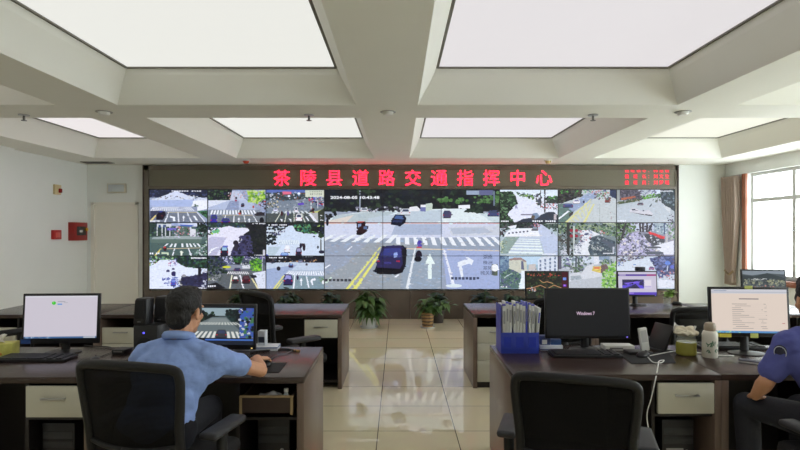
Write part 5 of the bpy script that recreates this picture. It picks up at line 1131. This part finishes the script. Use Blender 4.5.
for k, (px, hg, lab) in enumerate(((241, .64, 'dark leafy plant below the screens, right of the seated man'), (289, .66, 'dark leafy plant below the screens beside the sideways chair'), (332, .60, 'dark leafy plant below the screens left of the white potted plant'), (483, .64, 'dark leafy plant below the screens right of the banded pot'), (437, .60, 'added dark plant for the dark reflection directly behind the banded pot'), (516, .63, 'dark leafy plant below the screens behind the folder rack'))):  # the plant behind the banded pot is added for a dark reflection
    yp = 9.2; plant('potted_plant', lab, ((px-VX)/F*yp, yp, 0), (.13, .22), dkpot, hg, .24, 100, .17, .08, leafB, 20+k, .5, group='dark plants along the stone plinth')
plant('desk_plant', 'small bright trailing plant in a glass cup on the back right desk', ((667-VX)/F*6.02, 6.02, DZ), (.04, .08), jg, .19, .14, 26, .10, .055, leafC, 31, .6, lean=(.08, 0))

# ---------------- people ----------------
skin = mat('warm_skin', (206, 152, 118), rough=.5, var=.04, scale=25)
hairm = mat('black_hair', (20, 18, 18), rough=.55, var=.3, scale=90, bump=.8, bscale=220, stretch=(1, 1, .25))
eye_w = mat('eye_white', (225, 222, 216), rough=.2); iris = mat('dark_iris', (36, 24, 20), rough=.2)
navy = mat('navy_trousers', (26, 28, 38), rough=.8, var=.1, scale=30, bump=.2, bscale=60)
shoe_m = mat('black_shoe', (20, 20, 21), rough=.35)
def shirtmat(name, c):
    return mat(name, c, rough=.75, var=.05, scale=14, bump=.55, bscale=16, stretch=(1, 1, 1.8))
def person(label, org, hip, chest, neck, head, yaw, Lsh, Lel, Lwr, Ldir, Rsh, Rel, Rwr, Rdir, knees, ankles, shirt, curl=(18, 18), pitch=8, sleeve=.86, hs=1.04):
    O = Vector(org); L_ = lambda p: Vector(p)-O
    t = T('person', label, 'person', org)
    hip, chest, neck, head = map(L_, (hip, chest, neck, head)); Lsh, Lel, Lwr, Rsh, Rel, Rwr = map(L_, (Lsh, Lel, Lwr, Rsh, Rel, Rwr))
    knees = [L_(k) for k in knees]; ankles = [L_(k) for k in ankles]
    HM = Matrix.Translation(head) @ Euler((R(-pitch), 0, -R(yaw)), 'XYZ').to_matrix().to_4x4() @ Matrix.Scale(hs, 4)
    b = MB()
    # head
    b.sph((0, -.012, .03), (.075, .094, .085), M=HM); b.sph((0, .028, -.035), (.060, .070, .085), M=HM); b.sph((0, .066, -.093), (.03, .026, .024), M=HM)
    b.sph((0, .100, -.018), (.013, .022, .020), M=HM, rot=(.5, 0, 0)); b.sph((0, .092, .008), (.010, .014, .026), M=HM); b.sph((0, .088, -.055), (.024, .014, .007), M=HM); b.sph((0, .086, -.066), (.021, .014, .008), M=HM)
    for s in (-1, 1):
        b.sph((s*.076, -.004, -.012), (.010, .020, .034), M=HM, rot=(0, 0, s*.35)); b.sph((s*.030, .078, .026), (.024, .016, .009), M=HM); b.sph((s*.04, .06, -.025), (.024, .024, .022), M=HM)
    b.rcone(neck-Vector((0, .0, .04)), .062, HM @ Vector((0, -.02, -.05)), .055)
    # trunk
    b.rcone(hip, .13, (hip+chest)/2, .115); b.rcone((hip+chest)/2, .115, chest, .125); b.rcone(Lsh, .05, Rsh, .05); b.rcone(chest, .12, neck-Vector((0, 0, .08)), .075)
    for s, K, A in ((-1, knees[0], ankles[0]), (1, knees[1], ankles[1])):
        hj = hip+Vector((s*.085, .02, -.02)); b.rcone(hj, .078, K, .052); b.rcone(K, .052, A, .036)
        b.rcone(A, .036, A+Vector((0, .12, -.045)), .028)
    def arm(sh, el, wr, d, side, cu):
        b.rcone(sh, .052, el, .038); m = el.lerp(wr, .3); b.rcone(el, .039, m, .041); b.rcone(m, .041, wr, .026)
        d = Vector(d).normalized(); up = Vector((0, 0, 1)); s = d.cross(up).normalized(); n = s.cross(d).normalized()   # s points to the right
        k = wr+d*.088
        b.rcone(wr, .026, wr+d*.02, .026)
        for q in (-1.5, -.5, .5, 1.5): b.rcone(wr+d*.012+s*q*.010, .016, k+s*q*.0195-d*.004*abs(q), .0128)
        for i, q in enumerate((-1.5, -.5, .5, 1.5)):
            ln = (.064, .078, .083, .076)[i] if side > 0 else (.076, .083, .078, .064)[i]
            if side > 0: ln = (.076, .083, .078, .064)[i]
            else: ln = (.064, .078, .083, .076)[i]
            p = k+s*q*.0205-d*.004*abs(q); a = R(cu*.55); rr = .0095; sp = s*q*.05
            for seg, r2 in ((.45, .0088), (.30, .0082), (.25, .0074)):
                dd = (d*cos(a)-n*sin(a)+sp).normalized(); p2 = p+dd*ln*seg; b.rcone(p, rr, p2, r2); p, rr = p2, r2; a += R(cu)
        # thumb: on the inner side
        ti = -s if side > 0 else s
        p = wr+d*.03+ti*.024; p1 = p+(d*.7+ti*.75-n*.15).normalized()*.038; p2 = p1+(d*.95+ti*.3-n*.25).normalized()*.030; p3 = p2+(d-n*.3).normalized()*.022
        b.rcone(wr+d*.02+ti*.012, .017, p, .014); b.rcone(p, .014, p1, .0115); b.rcone(p1, .0115, p2, .010); b.rcone(p2, .010, p3, .0085)
    arm(Lsh, Lel, Lwr, Ldir, -1, curl[0]); arm(Rsh, Rel, Rwr, Rdir, 1, curl[1])
    body = organic('body', b, skin, t, voxel=.0042, it=3, fac=.5)
    for s in (-1, 1):
        e = MB().sph((s*.030, .077, .009), (.0125, .0125, .0095), M=HM).build('eye', eye_w, t, smooth=180)
        MB().sph((s*.030, .0865, .009), (.0058, .0045, .0058), M=HM, sub=2).build('iris', iris, e, smooth=180)
        MB().tube([HM @ Vector((s*.014, .094, .030)), HM @ Vector((s*.030, .093, .034)), HM @ Vector((s*.048, .080, .030))], .0035, n=6, smooth=3).build('eyebrow', hairm, t, smooth=80)
    h = MB()
    h.sph((0, -.022, .045), (.084, .099, .086), M=HM, sub=4); h.sph((0, -.056, -.022), (.070, .052, .078), M=HM, sub=3); h.sph((0, .02, .09), (.066, .062, .045), M=HM, sub=3)
    for s in (-1, 1): h.sph((s*.071, .018, .010), (.010, .018, .032), M=HM)
    organic('hair', h, hairm, t, voxel=.005, it=5, disp=(.010, .018))
    # shirt
    c = MB(); up = Vector((0, 0, 1))
    mid = hip.lerp(chest, .5)
    def ell(p, r): c.sph(p, r, sub=4)
    ell(chest+Vector((0, 0, -.01)), (.192, .135, .165)); ell(mid+Vector((0, 0, 0)), (.172, .138, .16)); ell(hip+Vector((0, .0, .02)), (.185, .15, .125))
    c.rcone(Lsh, .070, Rsh, .070, sub=3); c.rcone(neck-Vector((0, 0, .06)), .085, chest, .13, sub=3)
    for s_ in (Lsh, Rsh): c.rcone(neck-Vector((0, 0, .03)), .066, s_.lerp(neck, .25), .066, sub=3)
    for sh, el in ((Lsh, Lel), (Rsh, Rel)):
        e2 = sh.lerp(el, sleeve); c.rcone(sh, .074, e2, .062, sub=3); c.rcone(sh.lerp(chest, .35)-Vector((0, 0, .04)), .10, sh.lerp(el, .3), .062, sub=3)
    sh_o = organic('shirt', c, shirt, t, voxel=.008, it=7, disp=(.020, .07))
    MB().tube([neck+Vector((.066*sin(a), .064*cos(a)-.004, .018-.02*cos(a))) for a in [2*pi*i/14 for i in range(14)]], .017, n=8, smooth=2, closed=True, flat=1.3).build('collar', shirt, sh_o, smooth=80)
    tr = MB(); tr.rcone(hip+Vector((-.06, 0, -.02)), .135, hip+Vector((.06, 0, -.02)), .135, sub=3)
    for s, K, A in ((-1, knees[0], ankles[0]), (1, knees[1], ankles[1])):
        hj = hip+Vector((s*.085, .02, -.02)); tr.rcone(hj, .096, K, .068, sub=3); tr.rcone(K, .068, A+Vector((0, 0, .02)), .055, sub=3)
    organic('trousers', tr, navy, t, voxel=.009, it=5)
    for A in ankles:
        MB().sph(A+Vector((0, .07, -.055)), (.046, .14, .04)).box(A.x-.042, A.x+.042, A.y-.06, A.y+.20, A.z-.09, A.z-.075, .006).build('shoe', shoe_m, t, smooth=60)
    return t, sh_o
mx_ = -1.165
person('seated man in a light blue short sleeved shirt seen from behind, hand on a mouse', (mx_, 2.66, 0),
       (mx_-.015, 2.66, .60), (mx_+.01, 2.765, .825), (mx_+.035, 2.815, .995), (mx_+.052, 2.855, 1.135), 15,
       (-1.30, 2.80, .905), (-1.425, 2.99, .775), (-1.33, 3.25, .775), (.45, .9, -.08),
       (-.985, 2.80, .91), (-.765, 3.03, .78), (-.835, 3.21, .80), (.16, 1, -.16),
       [(-1.29, 3.08, .56), (-1.06, 3.08, .56)], [(-1.28, 3.06, .09), (-1.07, 3.06, .09)], shirtmat('light_blue_shirt', (138, 164, 220)), sleeve=.60, hs=1.0)
t, sh = person('person in a violet blue uniform shirt at the right edge, arm by the desk', (2.2, 2.66, 0),
       (2.21, 2.64, .615), (2.19, 2.745, .87), (2.185, 2.80, 1.055), (2.19, 2.86, 1.19), 12,
       (2.00, 2.785, .98), (1.895, 2.80, .785), (1.935, 2.95, .665), (.5, .75, -.35),
       (2.37, 2.785, .98), (2.48, 2.95, .79), (2.36, 3.22, .775), (-.3, .95, -.08),
       [(1.97, 3.08, .575), (2.28, 3.09, .56)], [(1.98, 3.06, .09), (2.29, 3.06, .09)], shirtmat('violet_blue_shirt', (80, 86, 156)), sleeve=.74, hs=1.05)
pc_ = Vector((1.929, 2.748, .945))-Vector((2.2, 2.66, 0))
Mx = Matrix.Translation(pc_) @ Matrix.Rotation(R(43), 4, 'Z') @ Matrix.Rotation(R(-14), 4, 'Y')
MB().sph((0, 0, 0), (.012, .030, .038), M=Mx).build('sleeve_patch', mat('dark_patch', (38, 40, 62), rough=.7), sh)
MB().tube([Mx @ Vector((-.009, .026*cos(a), .033*sin(a))) for a in [2*pi*i/16 for i in range(16)]], .0022, n=5, closed=True).build('patch_border', mat('silver_thread', (190, 194, 205), rough=.5), sh, smooth=80)
